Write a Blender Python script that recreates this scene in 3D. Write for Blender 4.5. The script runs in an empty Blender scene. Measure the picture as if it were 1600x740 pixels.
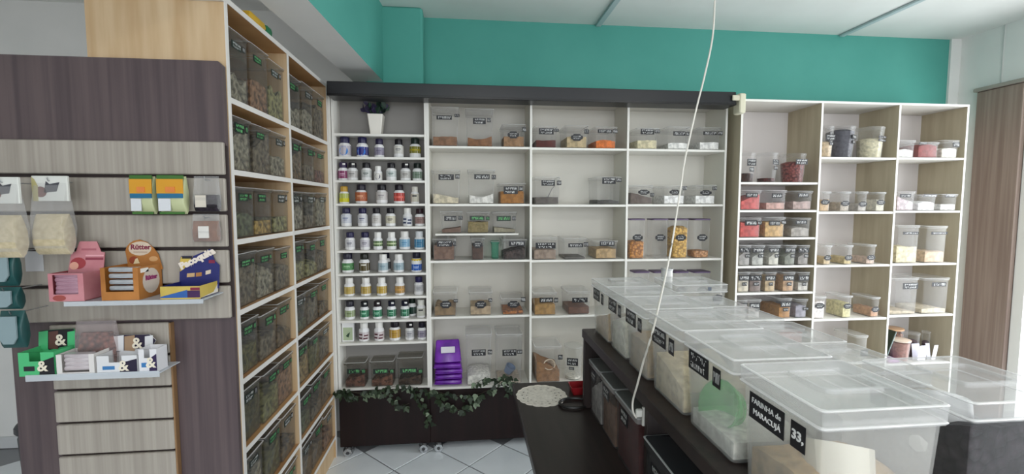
import bpy, math, random
from mathutils import Vector
R = random.Random(7)
sc = bpy.context.scene
COL = sc.collection
rad = math.radians

# ------------------------------------------------------------------ camera, sky, lights, exposure
F, TH, PS, CZ = 700.0, rad(4.0), math.atan(0.1026), 1.5
cam = bpy.data.cameras.new('camera')
cam.sensor_width = 36.0
cam.lens = 36.0 * F / 1600.0
cam.clip_start = 0.05
cam_o = bpy.data.objects.new('camera', cam)
cam_o.location = (0, 0, CZ)
cam_o.rotation_euler = (rad(90) - TH, 0, -PS)
COL.objects.link(cam_o)
sc.camera = cam_o

world = bpy.data.worlds.new('sky')
sc.world = world
world.use_nodes = True
wb = world.node_tree.nodes['Background']
wb.inputs[0].default_value = (0.86, 0.93, 1.0, 1)
wb.inputs[1].default_value = 2.2


def area(name, loc, rot, sx, sy, power, color=(1, 1, 1)):
    l = bpy.data.lights.new(name, 'AREA')
    l.shape = 'RECTANGLE'
    l.size, l.size_y, l.energy, l.color = sx, sy, power, color
    o = bpy.data.objects.new(name, l)
    o.location, o.rotation_euler = loc, rot
    COL.objects.link(o)
    return o


area('daylight_side_door', (3.80, 1.70, 1.15), (0, rad(90), 0), 2.1, 1.6, 44, (0.94, 0.97, 1.0))
area('daylight_shopfront', (0.6, -2.25, 1.45), (rad(90), 0, 0), 4.6, 2.2, 52, (0.97, 0.98, 1.0))

sc.view_settings.view_transform = 'Standard'
sc.view_settings.look = 'None'
sc.view_settings.exposure = 0.12
sc.view_settings.gamma = 1.0
sc.view_settings.use_curve_mapping = False
cy = sc.cycles
cy.transparent_max_bounces = 40
cy.max_bounces = 8
cy.diffuse_bounces = 4
cy.glossy_bounces = 3
cy.caustics_reflective = False
cy.caustics_refractive = False
cy.use_denoising = True

# ------------------------------------------------------------------ helpers
_f = Vector((math.sin(PS) * math.cos(TH), math.cos(PS) * math.cos(TH), -math.sin(TH)))
_r = Vector((math.cos(PS), -math.sin(PS), 0))
_u = _r.cross(_f)


def P(px, py, X=None, Y=None, Z=None):
    """world point on the plane X, Y or Z = const that the photograph shows at pixel (px, py)"""
    d = _f + _r * ((px - 800) / F) - _u * ((py - 370) / F)
    if X is not None:
        t = X / d.x
    elif Y is not None:
        t = Y / d.y
    else:
        t = (Z - CZ) / d.z
    return Vector((0, 0, CZ)) + d * t


def lin(c):
    return tuple((x / 12.92 if x <= 0.04045 else ((x + 0.055) / 1.055) ** 2.4) for x in c)


def hexc(h):
    return lin(tuple(int(h[i:i + 2], 16) / 255 for i in (0, 2, 4)))


_mats = {}


def _new(name):
    m = bpy.data.materials.new(name)
    m.use_nodes = True
    nt = m.node_tree
    return m, nt, nt.nodes['Principled BSDF']


def M(h, rough=0.5, metal=0.0, spec=0.5):
    k = ('p', h, rough, metal, spec)
    if k not in _mats:
        m, nt, b = _new('paint_' + h)
        b.inputs['Base Color'].default_value = (*hexc(h), 1)
        b.inputs['Roughness'].default_value = rough
        b.inputs['Metallic'].default_value = metal
        b.inputs['Specular IOR Level'].default_value = spec
        _mats[k] = m
    return _mats[k]


def noise_mat(h, h2, scale=(20, 20, 20), rough=0.5, bump=0.0, detail=4, lo=0.35, hi=0.65, spec=0.5, kind='noise'):
    """two-tone procedural material (object coordinates)"""
    k = ('n', h, h2, scale, rough, bump, detail, lo, hi, spec, kind)
    if k in _mats:
        return _mats[k]
    m, nt, b = _new('grain_' + h)
    N, L = nt.nodes, nt.links
    tc = N.new('ShaderNodeTexCoord')
    mp = N.new('ShaderNodeMapping')
    mp.inputs['Scale'].default_value = scale
    L.new(tc.outputs['Object'], mp.inputs[0])
    if kind == 'voronoi':
        t = N.new('ShaderNodeTexVoronoi')
        t.inputs['Scale'].default_value = 1
        fac = t.outputs['Distance']
    else:
        t = N.new('ShaderNodeTexNoise')
        t.inputs['Scale'].default_value = 1
        t.inputs['Detail'].default_value = detail
        fac = t.outputs[0]
    L.new(mp.outputs[0], t.inputs['Vector'])
    cr = N.new('ShaderNodeValToRGB')
    cr.color_ramp.elements[0].position, cr.color_ramp.elements[1].position = lo, hi
    cr.color_ramp.elements[0].color = (*hexc(h), 1)
    cr.color_ramp.elements[1].color = (*hexc(h2), 1)
    L.new(fac, cr.inputs[0])
    L.new(cr.outputs[0], b.inputs['Base Color'])
    b.inputs['Roughness'].default_value = rough
    b.inputs['Specular IOR Level'].default_value = spec
    if bump:
        bp = N.new('ShaderNodeBump')
        bp.inputs['Strength'].default_value = bump
        bp.inputs['Distance'].default_value = 0.004
        L.new(fac, bp.inputs['Height'])
        L.new(bp.outputs[0], b.inputs['Normal'])
    _mats[k] = m
    return m


def shade(h, k):
    return ''.join('%02x' % max(0, min(255, int(int(h[i:i + 2], 16) * k))) for i in (0, 2, 4))


def powder(h):
    return noise_mat(shade(h, 0.86), shade(h, 1.06), (60, 60, 60), 0.95, 0.3, spec=0.1)


def chunky(h, h2=None):
    return noise_mat(shade(h, 1.1), h2 or shade(h, 0.5), (70, 70, 70), 0.7, 0.9, lo=0.15, hi=0.75, kind='voronoi', spec=0.3)


def leafy(h, h2=None):
    return noise_mat(shade(h, 0.6), h2 or shade(h, 1.2), (48, 48, 48), 0.9, 0.8, detail=6, lo=0.38, hi=0.64, spec=0.2)


def plastic(name, tint, coat, base, edge, rough=0.12):
    """thin clear / frosted plastic wall: see-through, with a milky share that grows at grazing angles"""
    k = ('c', name)
    if k in _mats:
        return _mats[k]
    m, nt, b = _new(name)
    N, L = nt.nodes, nt.links
    b.inputs['Base Color'].default_value = (*coat, 1)
    b.inputs['Roughness'].default_value = rough
    b.inputs['Specular IOR Level'].default_value = 0.6
    tr = N.new('ShaderNodeBsdfTransparent')
    tr.inputs[0].default_value = (*tint, 1)
    lw = N.new('ShaderNodeLayerWeight')
    lw.inputs[0].default_value = 0.35
    mr = N.new('ShaderNodeMapRange')
    mr.inputs['To Min'].default_value = base
    mr.inputs['To Max'].default_value = edge
    L.new(lw.outputs['Facing'], mr.inputs['Value'])
    mx = N.new('ShaderNodeMixShader')
    L.new(mr.outputs[0], mx.inputs[0])
    L.new(tr.outputs[0], mx.inputs[1])
    L.new(b.outputs[0], mx.inputs[2])
    L.new(mx.outputs[0], N['Material Output'].inputs[0])
    _mats[k] = m
    return m


CLEAR = plastic('clear_plastic', (0.98, 0.98, 0.98), (0.80, 0.80, 0.80), 0.035, 0.36)
FROST = plastic('frosted_plastic', (0.96, 0.96, 0.95), (0.86, 0.86, 0.84), 0.075, 0.42, 0.16)
FLID = plastic('frosted_lid_plastic', (0.95, 0.95, 0.95), (0.82, 0.83, 0.83), 0.12, 0.46, 0.16)
FRIM = plastic('frosted_rim_plastic', (0.95, 0.95, 0.95), (0.90, 0.90, 0.90), 0.42, 0.75, 0.15)
SMOKE = plastic('smoky_acrylic', (0.90, 0.89, 0.86), (0.30, 0.30, 0.29), 0.05, 0.36, 0.08)
DARKP = plastic('dark_smoky_plastic', (0.35, 0.35, 0.36), (0.10, 0.10, 0.105), 0.45, 0.8, 0.15)
BAGP = plastic('thin_bag_film', (0.96, 0.96, 0.96), (0.75, 0.75, 0.75), 0.10, 0.6, 0.08)

WHITE = M('e9e7e0', 0.45)
INNER = M('d9d6cf', 0.6)
PAINTW = noise_mat('dfe0dd', 'e6e6e3', (3, 3, 3), 0.7)
TAN = noise_mat('a97c4e', 'c59a68', (3, 3, 26), 0.55, detail=3)
TANV = noise_mat('bd9f78', 'cfb692', (22, 22, 2), 0.55, detail=3)
TAUPE = noise_mat('aca088', 'bab098', (20, 20, 2), 0.6)
WENGE = noise_mat('1d1514', '2c2220', (60, 60, 1.6), 0.42, detail=3)
WENGEP = noise_mat('4c4144', '5e5152', (45, 45, 1.2), 0.4, detail=3)
BASEDK = noise_mat('170c0b', '1f1110', (30, 30, 2), 0.5, spec=0.25)
SLAT = noise_mat('968f85', 'a9a298', (70, 70, 1.2), 0.5, detail=4)
TEAL = noise_mat('4a998d', '519f93', (2, 2, 2), 0.75)
BLACK = M('0c0d0e', 0.3)
CHALK = M('e8e8e6', 0.9)
GREENCH = M('7fd68a', 0.9)
LBL = M('121318', 0.5)
LBLG = M('0e2018', 0.5)


class MB:
    """collects polygons, links them as ONE mesh object"""

    def __init__(s):
        s.v, s.f, s.m, s.mats = [], [], [], []

    def mi(s, mat):
        if mat not in s.mats:
            s.mats.append(mat)
        return s.mats.index(mat)

    def poly(s, pts, mat=None):
        i = len(s.v)
        s.v += [tuple(p) for p in pts]
        s.f.append(tuple(range(i, i + len(pts))))
        s.m.append(s.mi(mat))

    def box(s, x0, x1, y0, y1, z0, z1, mat=None):
        i = len(s.v)
        s.v += [(x, y, z) for z in (z0, z1) for y in (y0, y1) for x in (x0, x1)]
        k = s.mi(mat)
        for q in ((0, 2, 3, 1), (4, 5, 7, 6), (0, 1, 5, 4), (2, 6, 7, 3), (0, 4, 6, 2), (1, 3, 7, 5)):
            s.f.append(tuple(i + a for a in q))
            s.m.append(k)
        return s

    def bbox(s, x0, x1, y0, y1, z0, z1, b=0.003, mat=None):
        """box with chamfered edges all round"""
        w, d = x1 - x0, y1 - y0
        b = min(b, w * .3, d * .3, (z1 - z0) * .3)
        return s.loft([(w - 2 * b, d - 2 * b, z0, b * .5), (w, d, z0 + b, b), (w, d, z1 - b, b), (w - 2 * b, d - 2 * b, z1, b * .5)],
                      1, c=((x0 + x1) / 2, (y0 + y1) / 2), mat=mat)

    def loft(s, loops, k=2, c=(0, 0), cap0=True, cap1=True, mat=None):
        q = s.mi(mat)
        n = 4 * (k + 1)
        st = len(s.v)
        for (w, d, z, r) in loops:
            r = max(1e-5, min(r, w / 2, d / 2))
            for cx_, cy_, a0 in ((1, 1, 0), (-1, 1, 90), (-1, -1, 180), (1, -1, 270)):
                for j in range(k + 1):
                    a = rad(a0 + 90 * j / k) if k else rad(a0 + 45)
                    s.v.append((c[0] + cx_ * (w / 2 - r) + r * math.cos(a), c[1] + cy_ * (d / 2 - r) + r * math.sin(a), z))
        for l in range(len(loops) - 1):
            a, b = st + l * n, st + (l + 1) * n
            for j in range(n):
                j2 = (j + 1) % n
                s.f.append((a + j, a + j2, b + j2, b + j))
                s.m.append(q)
        if cap0:
            s.f.append(tuple(st + j for j in reversed(range(n))))
            s.m.append(q)
        if cap1:
            e = st + (len(loops) - 1) * n
            s.f.append(tuple(e + j for j in range(n)))
            s.m.append(q)
        return s

    def tube(s, pts, r, n=8, mat=None, caps=True):
        q = s.mi(mat)
        pts = [Vector(p) for p in pts]
        st = len(s.v)
        for i, p in enumerate(pts):
            t = (pts[min(i + 1, len(pts) - 1)] - pts[max(i - 1, 0)]).normalized()
            a = t.cross(Vector((0, 0, 1)) if abs(t.z) < .9 else Vector((1, 0, 0))).normalized()
            b = t.cross(a)
            rr = r[i] if isinstance(r, (list, tuple)) else r
            for j in range(n):
                w = 2 * math.pi * j / n
                s.v.append(tuple(p + a * (rr * math.cos(w)) + b * (rr * math.sin(w))))
        for i in range(len(pts) - 1):
            for j in range(n):
                s.f.append((st + i * n + j, st + i * n + (j + 1) % n, st + (i + 1) * n + (j + 1) % n, st + (i + 1) * n + j))
                s.m.append(q)
        if caps:
            s.f.append(tuple(st + j for j in reversed(range(n))))
            s.f.append(tuple(st + (len(pts) - 1) * n + j for j in range(n)))
            s.m += [q, q]
        return s

    def prism(s, outline, y0, y1, mat=None, side=None):
        """outline in x,z extruded along y (front face at y0)"""
        q, q2, n, st = s.mi(mat), s.mi(side or mat), len(outline), len(s.v)
        s.v += [(x, y0, z) for x, z in outline] + [(x, y1, z) for x, z in outline]
        s.f += [tuple(st + j for j in range(n)), tuple(st + n + j for j in reversed(range(n)))]
        s.m += [q, q2]
        for j in range(n):
            s.f.append((st + j, st + n + j, st + n + (j + 1) % n, st + (j + 1) % n))
            s.m.append(q2)
        return s

    def mesh(s, name, default=None, smooth=True):
        me = bpy.data.meshes.new(name)
        me.from_pydata(s.v, [], s.f)
        for m in s.mats:
            me.materials.append(m or default)
        if len(s.mats) > 1:
            me.polygons.foreach_set('material_index', s.m)
        if smooth:
            me.polygons.foreach_set('use_smooth', [True] * len(s.f))
            me.set_sharp_from_angle(angle=rad(38))
        me.update()
        return me

    def build(s, name, mat=None, parent=None, smooth=True, loc=None):
        return obj(name, s.mesh(name, mat, smooth), parent, loc)


def obj(name, me, parent=None, loc=None, rot=None, scale=None, mat=None):
    o = bpy.data.objects.new(name, me)
    COL.objects.link(o)
    if parent:
        o.parent = parent
    if loc:
        o.location = loc
    if rot:
        o.rotation_euler = rot
    if scale:
        o.scale = scale
    if mat:
        me.materials.append(mat)
    return o


def tag(o, label, cat, group=None, kind=None):
    if label:
        o['label'] = label
    if cat:
        o['category'] = cat
    if group:
        o['group'] = group
    if kind:
        o['kind'] = kind
    return o


def root(name, label, cat, loc=(0, 0, 0), rz=0.0, group=None):
    o = bpy.data.objects.new(name, None)
    o.empty_display_size = 0.05
    o.location, o.rotation_euler = loc, (0, 0, rz)
    COL.objects.link(o)
    return tag(o, label, cat, group)


def struct(name, mb, mat=None, parent=None, smooth=False):
    o = mb.build(name, mat, parent, smooth)
    if parent is None:
        o['kind'] = 'structure'
    return o


_cache = {}


def cached(key, make):
    if key not in _cache:
        _cache[key] = make()
    return _cache[key]


def text(s, size, parent, loc, rot, mat, name='lettering', width=None, bold=0.0, depth=0.0004):
    c = bpy.data.curves.new(name, 'FONT')
    c.body, c.align_x, c.align_y, c.size, c.extrude, c.offset = s, 'CENTER', 'CENTER', size, depth, bold
    c.resolution_u = 2
    t = bpy.data.objects.new(name, c)
    COL.objects.link(t)
    me = bpy.data.meshes.new_from_object(t.evaluated_get(bpy.context.evaluated_depsgraph_get()))
    bpy.data.objects.remove(t)
    me.materials.clear()
    me.materials.append(mat)
    o = obj(name, me, parent, loc, rot)
    if width:
        xs = [v.co.x for v in me.vertices]
        k = width / max(1e-6, max(xs) - min(xs))
        o.scale = (k, min(k, 1.6), 1)
    return o


# ------------------------------------------------------------------ label plates with hand-written chalk marks (unit size, scaled)
def scribble(seed, rows):
    def mk():
        rr = random.Random(seed)
        mb = MB()
        for q in range(rows):
            zc = 0.5 - (q + .5) / rows
            hh = .30 / rows
            x = -.42 + rr.uniform(0, .05)
            end = rr.uniform(.28, .44) if q else .43
            while x < end:
                w = rr.uniform(.045, .075)
                for _ in range(rr.choice((2, 2, 3))):
                    a = (x + rr.uniform(0, w), zc + rr.choice((-hh, 0, hh * .7)))
                    b = (x + rr.uniform(0, w), zc + rr.choice((hh, hh, -hh, 0)))
                    dx, dz = b[0] - a[0], b[1] - a[1]
                    l = math.hypot(dx, dz) or 1
                    nx, nz = -dz / l * .013, dx / l * .03
                    if abs(nx) < .006:
                        nx = .006
                    mb.poly([(a[0] - nx, 0, a[1] - nz), (a[0] + nx, 0, a[1] + nz), (b[0] + nx, 0, b[1] + nz), (b[0] - nx, 0, b[1] - nz)])
                x += w + rr.uniform(.012, .04)
        return mb
    return mk()


def plate(kind):
    def mk():
        mb = MB()
        if kind == 'rect':
            mb.box(-.5, .5, -.0006, 0, -.5, .5)
        else:
            o = [(-.5, 0), (-.46, -.26), (-.34, -.30), (-.26, -.5), (.26, -.5), (.34, -.30), (.46, -.26), (.5, 0),
                 (.46, .26), (.34, .30), (.26, .5), (-.26, .5), (-.34, .30), (-.46, .26)]
            mb.prism(o, -.0006, 0)
        return mb
    return mk()


_pl = {}


def add_label(par, x, z, w, h, y, kind='rect', rows=2, ink=CHALK, bg=LBL, name='label', rx=0.0, seed=None):
    key = (kind, bg.name)
    if key not in _pl:
        _pl[key] = plate(kind).mesh('label', bg, False)
    o = obj(name, _pl[key], par, (x, y, z), (rx, 0, 0), (w, 1, h))
    seed = R.randrange(10) if seed is None else seed
    k2 = ('s', seed, rows, ink.name)
    if k2 not in _pl:
        _pl[k2] = scribble(seed, rows).mesh('lettering', ink, False)
    sc_ = (.92, 1, .92) if kind == 'rect' else (.72, 1, .6)
    obj('lettering', _pl[k2], o, (0, -.0011, 0), None, sc_)
    return o


# ------------------------------------------------------------------ the setting
YM, YR, YW = 2.70, 2.62, 3.0      # front of main shelves, of the shelves by the door, back wall
ZC, XR, XL = 2.70, 3.58, -0.78    # ceiling height, door wall, front of the herb bookcase
CEIL = noise_mat('e3e3e0', 'ebebe8', (2, 2, 2), 0.6)

mb = MB()
mb.box(-3.4, XR + .12, -2.4, YW + .1, -.08, -.006, M('8f9194', .8))
floor = struct('floor', mb)
TILE = noise_mat('e2e8ec', 'edf2f5', (4, 4, 4), 0.22, lo=.3, hi=.7)
tm = MB().bbox(-.146, .146, -.146, .146, -.006, 0.0, .002).mesh('tile', TILE)
n = 0
for i in range(-14, 15):
    for j in range(-14, 15):
        p = P(733, 727, Z=0)
        x = p.x + (i - j) * .3 / math.sqrt(2)
        y = p.y + .21 + (i + j) * .3 / math.sqrt(2)
        if -3.1 < x < 3.3 and .55 < y < 2.82 and not (-1.4 < x < -.9 and y > 1.8):
            obj('tile', tm, floor, (x, y, 0), (0, 0, rad(45)))
            n += 1

mb = MB().box(-3.4, -.56, YW, YW + .12, 0, ZC, PAINTW).box(-.56, 3.10, YW, YW + .12, 0, ZC, TEAL).box(3.10, 3.50, YW, YW + .12, 2.08, ZC, TEAL).box(3.10, 3.50, YW, YW + .12, 0, 2.08, PAINTW).box(3.50, XR + .12, YW, YW + .12, 0, ZC, PAINTW)
struct('wall_back', mb)
mb = MB().box(XR, XR + .12, 2.56, YW, 0, ZC).box(XR, XR + .12, 0.85, 2.56, 2.30, ZC).box(XR, XR + .12, -2.4, .85, 0, ZC)
struct('wall_right', mb, PAINTW)
struct('wall_left', MB().box(-3.5, -3.4, -2.4, YW + .1, 0, ZC), PAINTW)
mb = MB().box(-3.4, -1.7, -2.5, -2.4, 0, ZC).box(2.9, XR + .12, -2.5, -2.4, 0, ZC).box(-1.7, 2.9, -2.5, -2.4, 2.55, ZC)
struct('wall_front', mb, PAINTW)
struct('ceiling', MB().box(-3.5, XR + .12, -2.5, YW + .12, ZC, ZC + .1), CEIL)
# dropped beam along the herb bookcase: teal on its shop side, pale underneath
mb = MB()
zb_ = 2.25
xe = lambda y, e: (-.493 if e else -.674) - .071 * (2.84 - y)
ya, yb = -2.4, 2.9
bl, br_, fl_, fr_ = (xe(yb, 0), yb), (xe(yb, 1), yb), (xe(ya, 0), ya), (xe(ya, 1), ya)
mb.poly([(*fl_, zb_), (*bl, zb_), (*br_, zb_), (*fr_, zb_)], PAINTW)
mb.poly([(*fr_, zb_), (*br_, zb_), (*br_, ZC), (*fr_, ZC)], TEAL)
mb.poly([(*bl, zb_), (*fl_, zb_), (*fl_, ZC), (*bl, ZC)], PAINTW)
mb.poly([(*br_, zb_), (*bl, zb_), (*bl, ZC), (*br_, ZC)], TEAL)
mb.poly([(*fl_, zb_), (*fr_, zb_), (*fr_, ZC), (*fl_, ZC)], PAINTW)
struct('trim_1', mb)
struct('trim_2', MB().bbox(-.60, -.255, 2.845, YW, 0, ZC, .012), TEAL, smooth=True)
# ceiling strips running towards the shop front
BAT = M('b9c6c9', .35)
for k, (px, py) in enumerate(((935, 32), (1316, 50))):
    x = P(px, py, Y=2.99).x
    struct('trim_%d' % (3 + k), MB().bbox(x - .02, x + .02, -2.4, 2.995, ZC - .014, ZC, .004), BAT, smooth=True)
struct('trim_5', MB().box(3.50, XR, YW - .015, YW, 0, ZC), PAINTW)
sy_ = P(1566, 100, X=XR).y
struct('trim_6', MB().box(XR - .004, XR, sy_ - .004, sy_ + .004, 2.32, ZC), M('c6c9c6', .6))
# wooden door leaf folded against the door wall
DOORW = noise_mat('857268', '99877c', (50, 50, 1.4), .5, detail=3)
door = struct('door_1', MB().bbox(XR - .035, XR - .002, 2.565, 2.835, .01, 2.285, .004), DOORW, smooth=True)
MB().bbox(XR - .05, XR - .001, .9, 2.85, 2.287, 2.312, .004).build('top_rail', M('9c958c', .4), door)
struct('door_2', MB().box(XR - .01, XR + .13, 2.50, 2.56, 0, 2.30).box(XR - .01, XR + .13, .85, .91, 0, 2.30), M('e6e6e2', .4))
g = MB().box(-6, 9, -9, 9, -.4, -.1)
gr = struct('ground', g, M('b8b6ae', .9))
# far end of the room behind the slatwall
struct('baseboard_back', MB().box(-3.4, -1.25, YW - .014, YW, 0, .07), M('cfd2d3', .5))

# two linear lamps under the ceiling behind the viewer
for k, x in enumerate((0.15, 2.0)):
    lamp = root('ceiling_lamp', 'white linear ceiling lamp hung %s' % ('over the slatwall aisle' if k == 0 else 'near the side door'), 'lamp', (x, -.55, ZC))
    MB().bbox(-.05, .05, -.62, .62, -.06, 0, .006).build('housing', M('efefec', .4), lamp)
    em = cached('tube', lambda: bpy.data.materials.new('tube_light'))
    em.use_nodes = True
    b = em.node_tree.nodes['Principled BSDF']
    b.inputs['Emission Color'].default_value = (1, .98, .94, 1)
    b.inputs['Emission Strength'].default_value = 14
    MB().tube([(0, -.58, -.075), (0, .58, -.075)], .014, 10).build('tube', em, lamp)
    al = area('ceiling_lamp_light', (x, -.55, ZC - .10), (0, 0, 0), .06, 1.16, 12, (1, .97, .93))

# ------------------------------------------------------------------ containers
ORD = ['top', 'second', 'third', 'fourth', 'fifth', 'sixth', 'seventh', 'eighth', 'lowest']


def contents_mesh(w, d, h, shape, seed):
    rr = random.Random(seed)
    nx, ny = 9, 7
    ph = [rr.uniform(0, 6.28) for _ in range(4)]
    mb = MB()

    def top(u, v):
        g = .035 * math.sin(3 * u + ph[0]) * math.cos(2.3 * v + ph[1]) + .02 * math.sin(8 * u + ph[2]) + .02 * math.sin(7 * v + ph[3])
        if shape == 'dip':
            g += .30 * (u * u) - .12 + .1 * u
        elif shape == 'mound':
            g += .28 * (1 - u * u) * (1 - .5 * v * v) - .10
        elif shape == 'slope':
            g += .30 * u
        elif shape == 'slopel':
            g += -.30 * u
        elif shape == 'wavy':
            g += .18 * math.sin(5 * u + ph[0]) + .08 * math.sin(9 * v + ph[1])
        elif shape == 'rough':
            g += rr.uniform(-.09, .09)
        return h * max(.15, 1 + g)
    for j in range(ny):
        for i in range(nx):
            u, v = -1 + 2 * i / (nx - 1), -1 + 2 * j / (ny - 1)
            mb.v.append((u * w / 2, v * d / 2, top(u, v)))
    for j in range(ny - 1):
        for i in range(nx - 1):
            a = j * nx + i
            mb.f.append((a, a + 1, a + nx + 1, a + nx))
    edge = [i for i in range(nx)] + [j * nx + nx - 1 for j in range(1, ny)] + [(ny - 1) * nx + i for i in reversed(range(nx - 1))] + [j * nx for j in reversed(range(1, ny - 1))]
    st = len(mb.v)
    for e in edge:
        x, y, _ = mb.v[e]
        mb.v.append((x, y, 0))
    ne = len(edge)
    for k in range(ne):
        mb.f.append((edge[k], st + k, st + (k + 1) % ne, edge[(k + 1) % ne]))
    mb.f.append(tuple(st + k for k in reversed(range(ne))))
    mb.m = [0] * len(mb.f)
    mb.mats = [None]
    return mb


def box_bin(label, loc, w, d, h, rz=0.0, name='food_bin', cat='container', mat=CLEAR, lid=None, lidh=.014, taper=.97, r=.012, fill=None, group=None, labels=(), double=False, lidname='lid', ridge=False):
    """clear bin: origin at the centre of its base, front towards local -y.
    fill = (material, height, shape); labels = list of (x, z, w, h, kind, rows, ink, bg)"""
    t = root(name, label, cat, loc, rz, group)
    hb = h - lidh * .6

    def body():
        mb = MB()
        loops = [(w * taper - .006, d * taper - .006, 0, r), (w * taper, d * taper, .004, r), (w, d, hb - .008, r), (w + .005, d + .005, hb - .006, r), (w + .005, d + .005, hb, r)]
        mb.loft(loops, 2, cap1=False)
        if double:
            e = .005
            mb.loft([(w * taper - e, d * taper - e, .005, r * .8), (w - e, d - e, hb, r * .8)], 2, cap1=False)
        return mb.mesh('body')
    bm = cached(('body', round(w, 3), round(d, 3), round(h, 3), taper, double, r), body)

    def lidm():
        mb = MB()
        mb.loft([(w + .009, d + .009, hb - lidh * .4, r), (w + .010, d + .010, h - .003, r), (w + .004, d + .004, h, r * .8)], 2)
        if ridge:
            ri = [(w * .50, d * .56, h, .012), (w * .48, d * .54, h + .006, .012), (w * .42, d * .48, h + .006, .010), (w * .40, d * .46, h, .010)]
            mb.loft(ri, 2, cap0=False, cap1=False, mat=None)
        e = .0013 if not ridge else .0014
        for zr_ in ((h - e,) if not ridge else (h - e, hb - lidh * .3)):
            mb.loft([(w + .0095, d + .0095, zr_ - e, r), (w + .0105 + e, d + .0105 + e, zr_, r), (w + .009, d + .009, zr_ + e * 1.1, r), (w + .003, d + .003, zr_ + e * 1.15, r)], 2, cap0=False, cap1=False, mat=FRIM)
        return mb.mesh('lid')
    lm = cached(('lid', round(w, 3), round(d, 3), round(h, 3), lidh, ridge), lidm)
    for me, mt in ((bm, mat), (lm, lid or mat)):
        pass
    bo = obj('body', bm, t)
    lo = obj(lidname, lm, t)
    for o, mt in ((bo, mat), (lo, lid or mat)):
        if not o.data.materials:
            o.data.materials.append(mt)
        o.material_slots[0].link = 'OBJECT'
        o.material_slots[0].material = mt
    if fill:
        cm = contents_mesh(w * taper - .010, d * taper - .010, fill[1] - .004, fill[2], R.randrange(9999)).mesh('contents', fill[0])
        obj('contents', cm, t, (0, 0, .005))
    for q, (lx, lz, lw, lh, kind, rows, ink, bg) in enumerate(labels):
        tilt = math.atan((w - w * taper) / 2 / h)
        yy = -(d * taper / 2 + (d - d * taper) / 2 * lz / h) - .0012
        add_label(t, lx, lz, lw, lh, yy, kind, rows, ink, bg, 'label' if q == 0 else 'price_tag')
    return t


BAYS = []


def in_bay(cx, half, zb):
    """keep a container clear of the dividers of its bay"""
    for lo, hi in BAYS:
        if lo - .03 < cx < hi + .03 and half < (hi - lo) / 2:
            if lo < cx < hi:
                return min(max(cx, lo + half + .014), hi - half - .014)
    return cx


def front_bin(label, px0, px1, pyt, zb, Y, d=.2, fill=None, labs=(), midy=None, **kw):
    """bin standing on a shelf at height zb whose front, at depth Y, shows at pixels px0..px1 and reaches up to pyt"""
    pm = (px0 + px1) / 2
    zt = P(pm, pyt, Y=Y).z
    my = midy or pyt
    a, b = P(px0, my + 15, Y=Y).x, P(px1, my + 15, Y=Y).x
    w, h = b - a - .0125, zt - zb
    cx0 = (a + b) / 2
    cx = in_bay(cx0, w / 2, zb)
    f = None
    if fill:
        mt, fy, shp = fill
        f = (mt, max(.006, P(pm, fy, Y=Y).z - zb), shp)
    ls = []
    for l in labs:
        x0, y0, x1, y1 = l[:4]
        kind = l[4] if len(l) > 4 else 'rect'
        rows = l[5] if len(l) > 5 else (2 if (y1 - y0) > 8 or kind != 'rect' else 1)
        ink = l[6] if len(l) > 6 else CHALK
        bg = l[7] if len(l) > 7 else LBL
        p0, p1 = P(x0, y0, Y=Y), P(x1, y1, Y=Y)
        ls.append(((p0.x + p1.x) / 2 - cx0, (p0.z + p1.z) / 2 - zb, p1.x - p0.x, p0.z - p1.z, kind, rows, ink, bg))
    return box_bin(label, (cx, Y + d / 2, zb), w, d, h, fill=f, labels=ls, **kw)


# ------------------------------------------------------------------ shelving units
TH_ = .0125


def shelf_unit(name, label, bays, zt, zb, Y, D, back, side_mat, inner, base=True):
    """bays: list of (x0, x1, [shelf heights]); one unit with shared dividers"""
    u = root(name, label, 'shelves', ((bays[0][0] + bays[-1][1]) / 2, Y + D / 2, 0))
    ox, oy = u.location.x, u.location.y

    def part(nm, x0, x1, y0, y1, z0, z1, edge, face):
        mb = MB()
        mb.box(x0 - ox, x1 - ox, y0 - oy + .0015, y1 - oy, z0, z1, face)
        mb.box(x0 - ox - .0003, x1 - ox + .0003, y0 - oy, y0 - oy + .0015, z0 - .0003, z1 + .0003, edge)
        mb.build(nm, None, u, False)
    xs = [bays[0][0]]
    for b in bays:
        xs.append(b[1])
    part('top_panel', xs[0] - TH_, xs[-1] + TH_, Y, Y + D, zt, zt + TH_, WHITE, inner)
    for i, x in enumerate(xs):
        nm = 'side_panel' if i in (0, len(xs) - 1) else 'divider'
        x0 = x - TH_ if i == 0 else (x if i == len(xs) - 1 else x - TH_ / 2)
        part(nm, x0, x0 + TH_, Y, Y + D, zb, zt, WHITE, side_mat)
    for i, (x0, x1, zs) in enumerate(bays):
        a = x0 if i == 0 else x0 + TH_ / 2
        b = x1 if i == len(bays) - 1 else x1 - TH_ / 2
        for z in zs:
            part('shelf', a + .0004, b - .0004, Y + .003, Y + D - .006, z - TH_, z, WHITE, WHITE)
        part('back_panel', a + .0004, b - .0004, Y + D - .006, Y + D, zb + .001, zt - .001, back, back)
    return u


def sz(px, py, Y):
    return P(px, py, Y=Y).z


X = lambda px, Y, py=330: P(px, py, Y=Y).x
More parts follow.
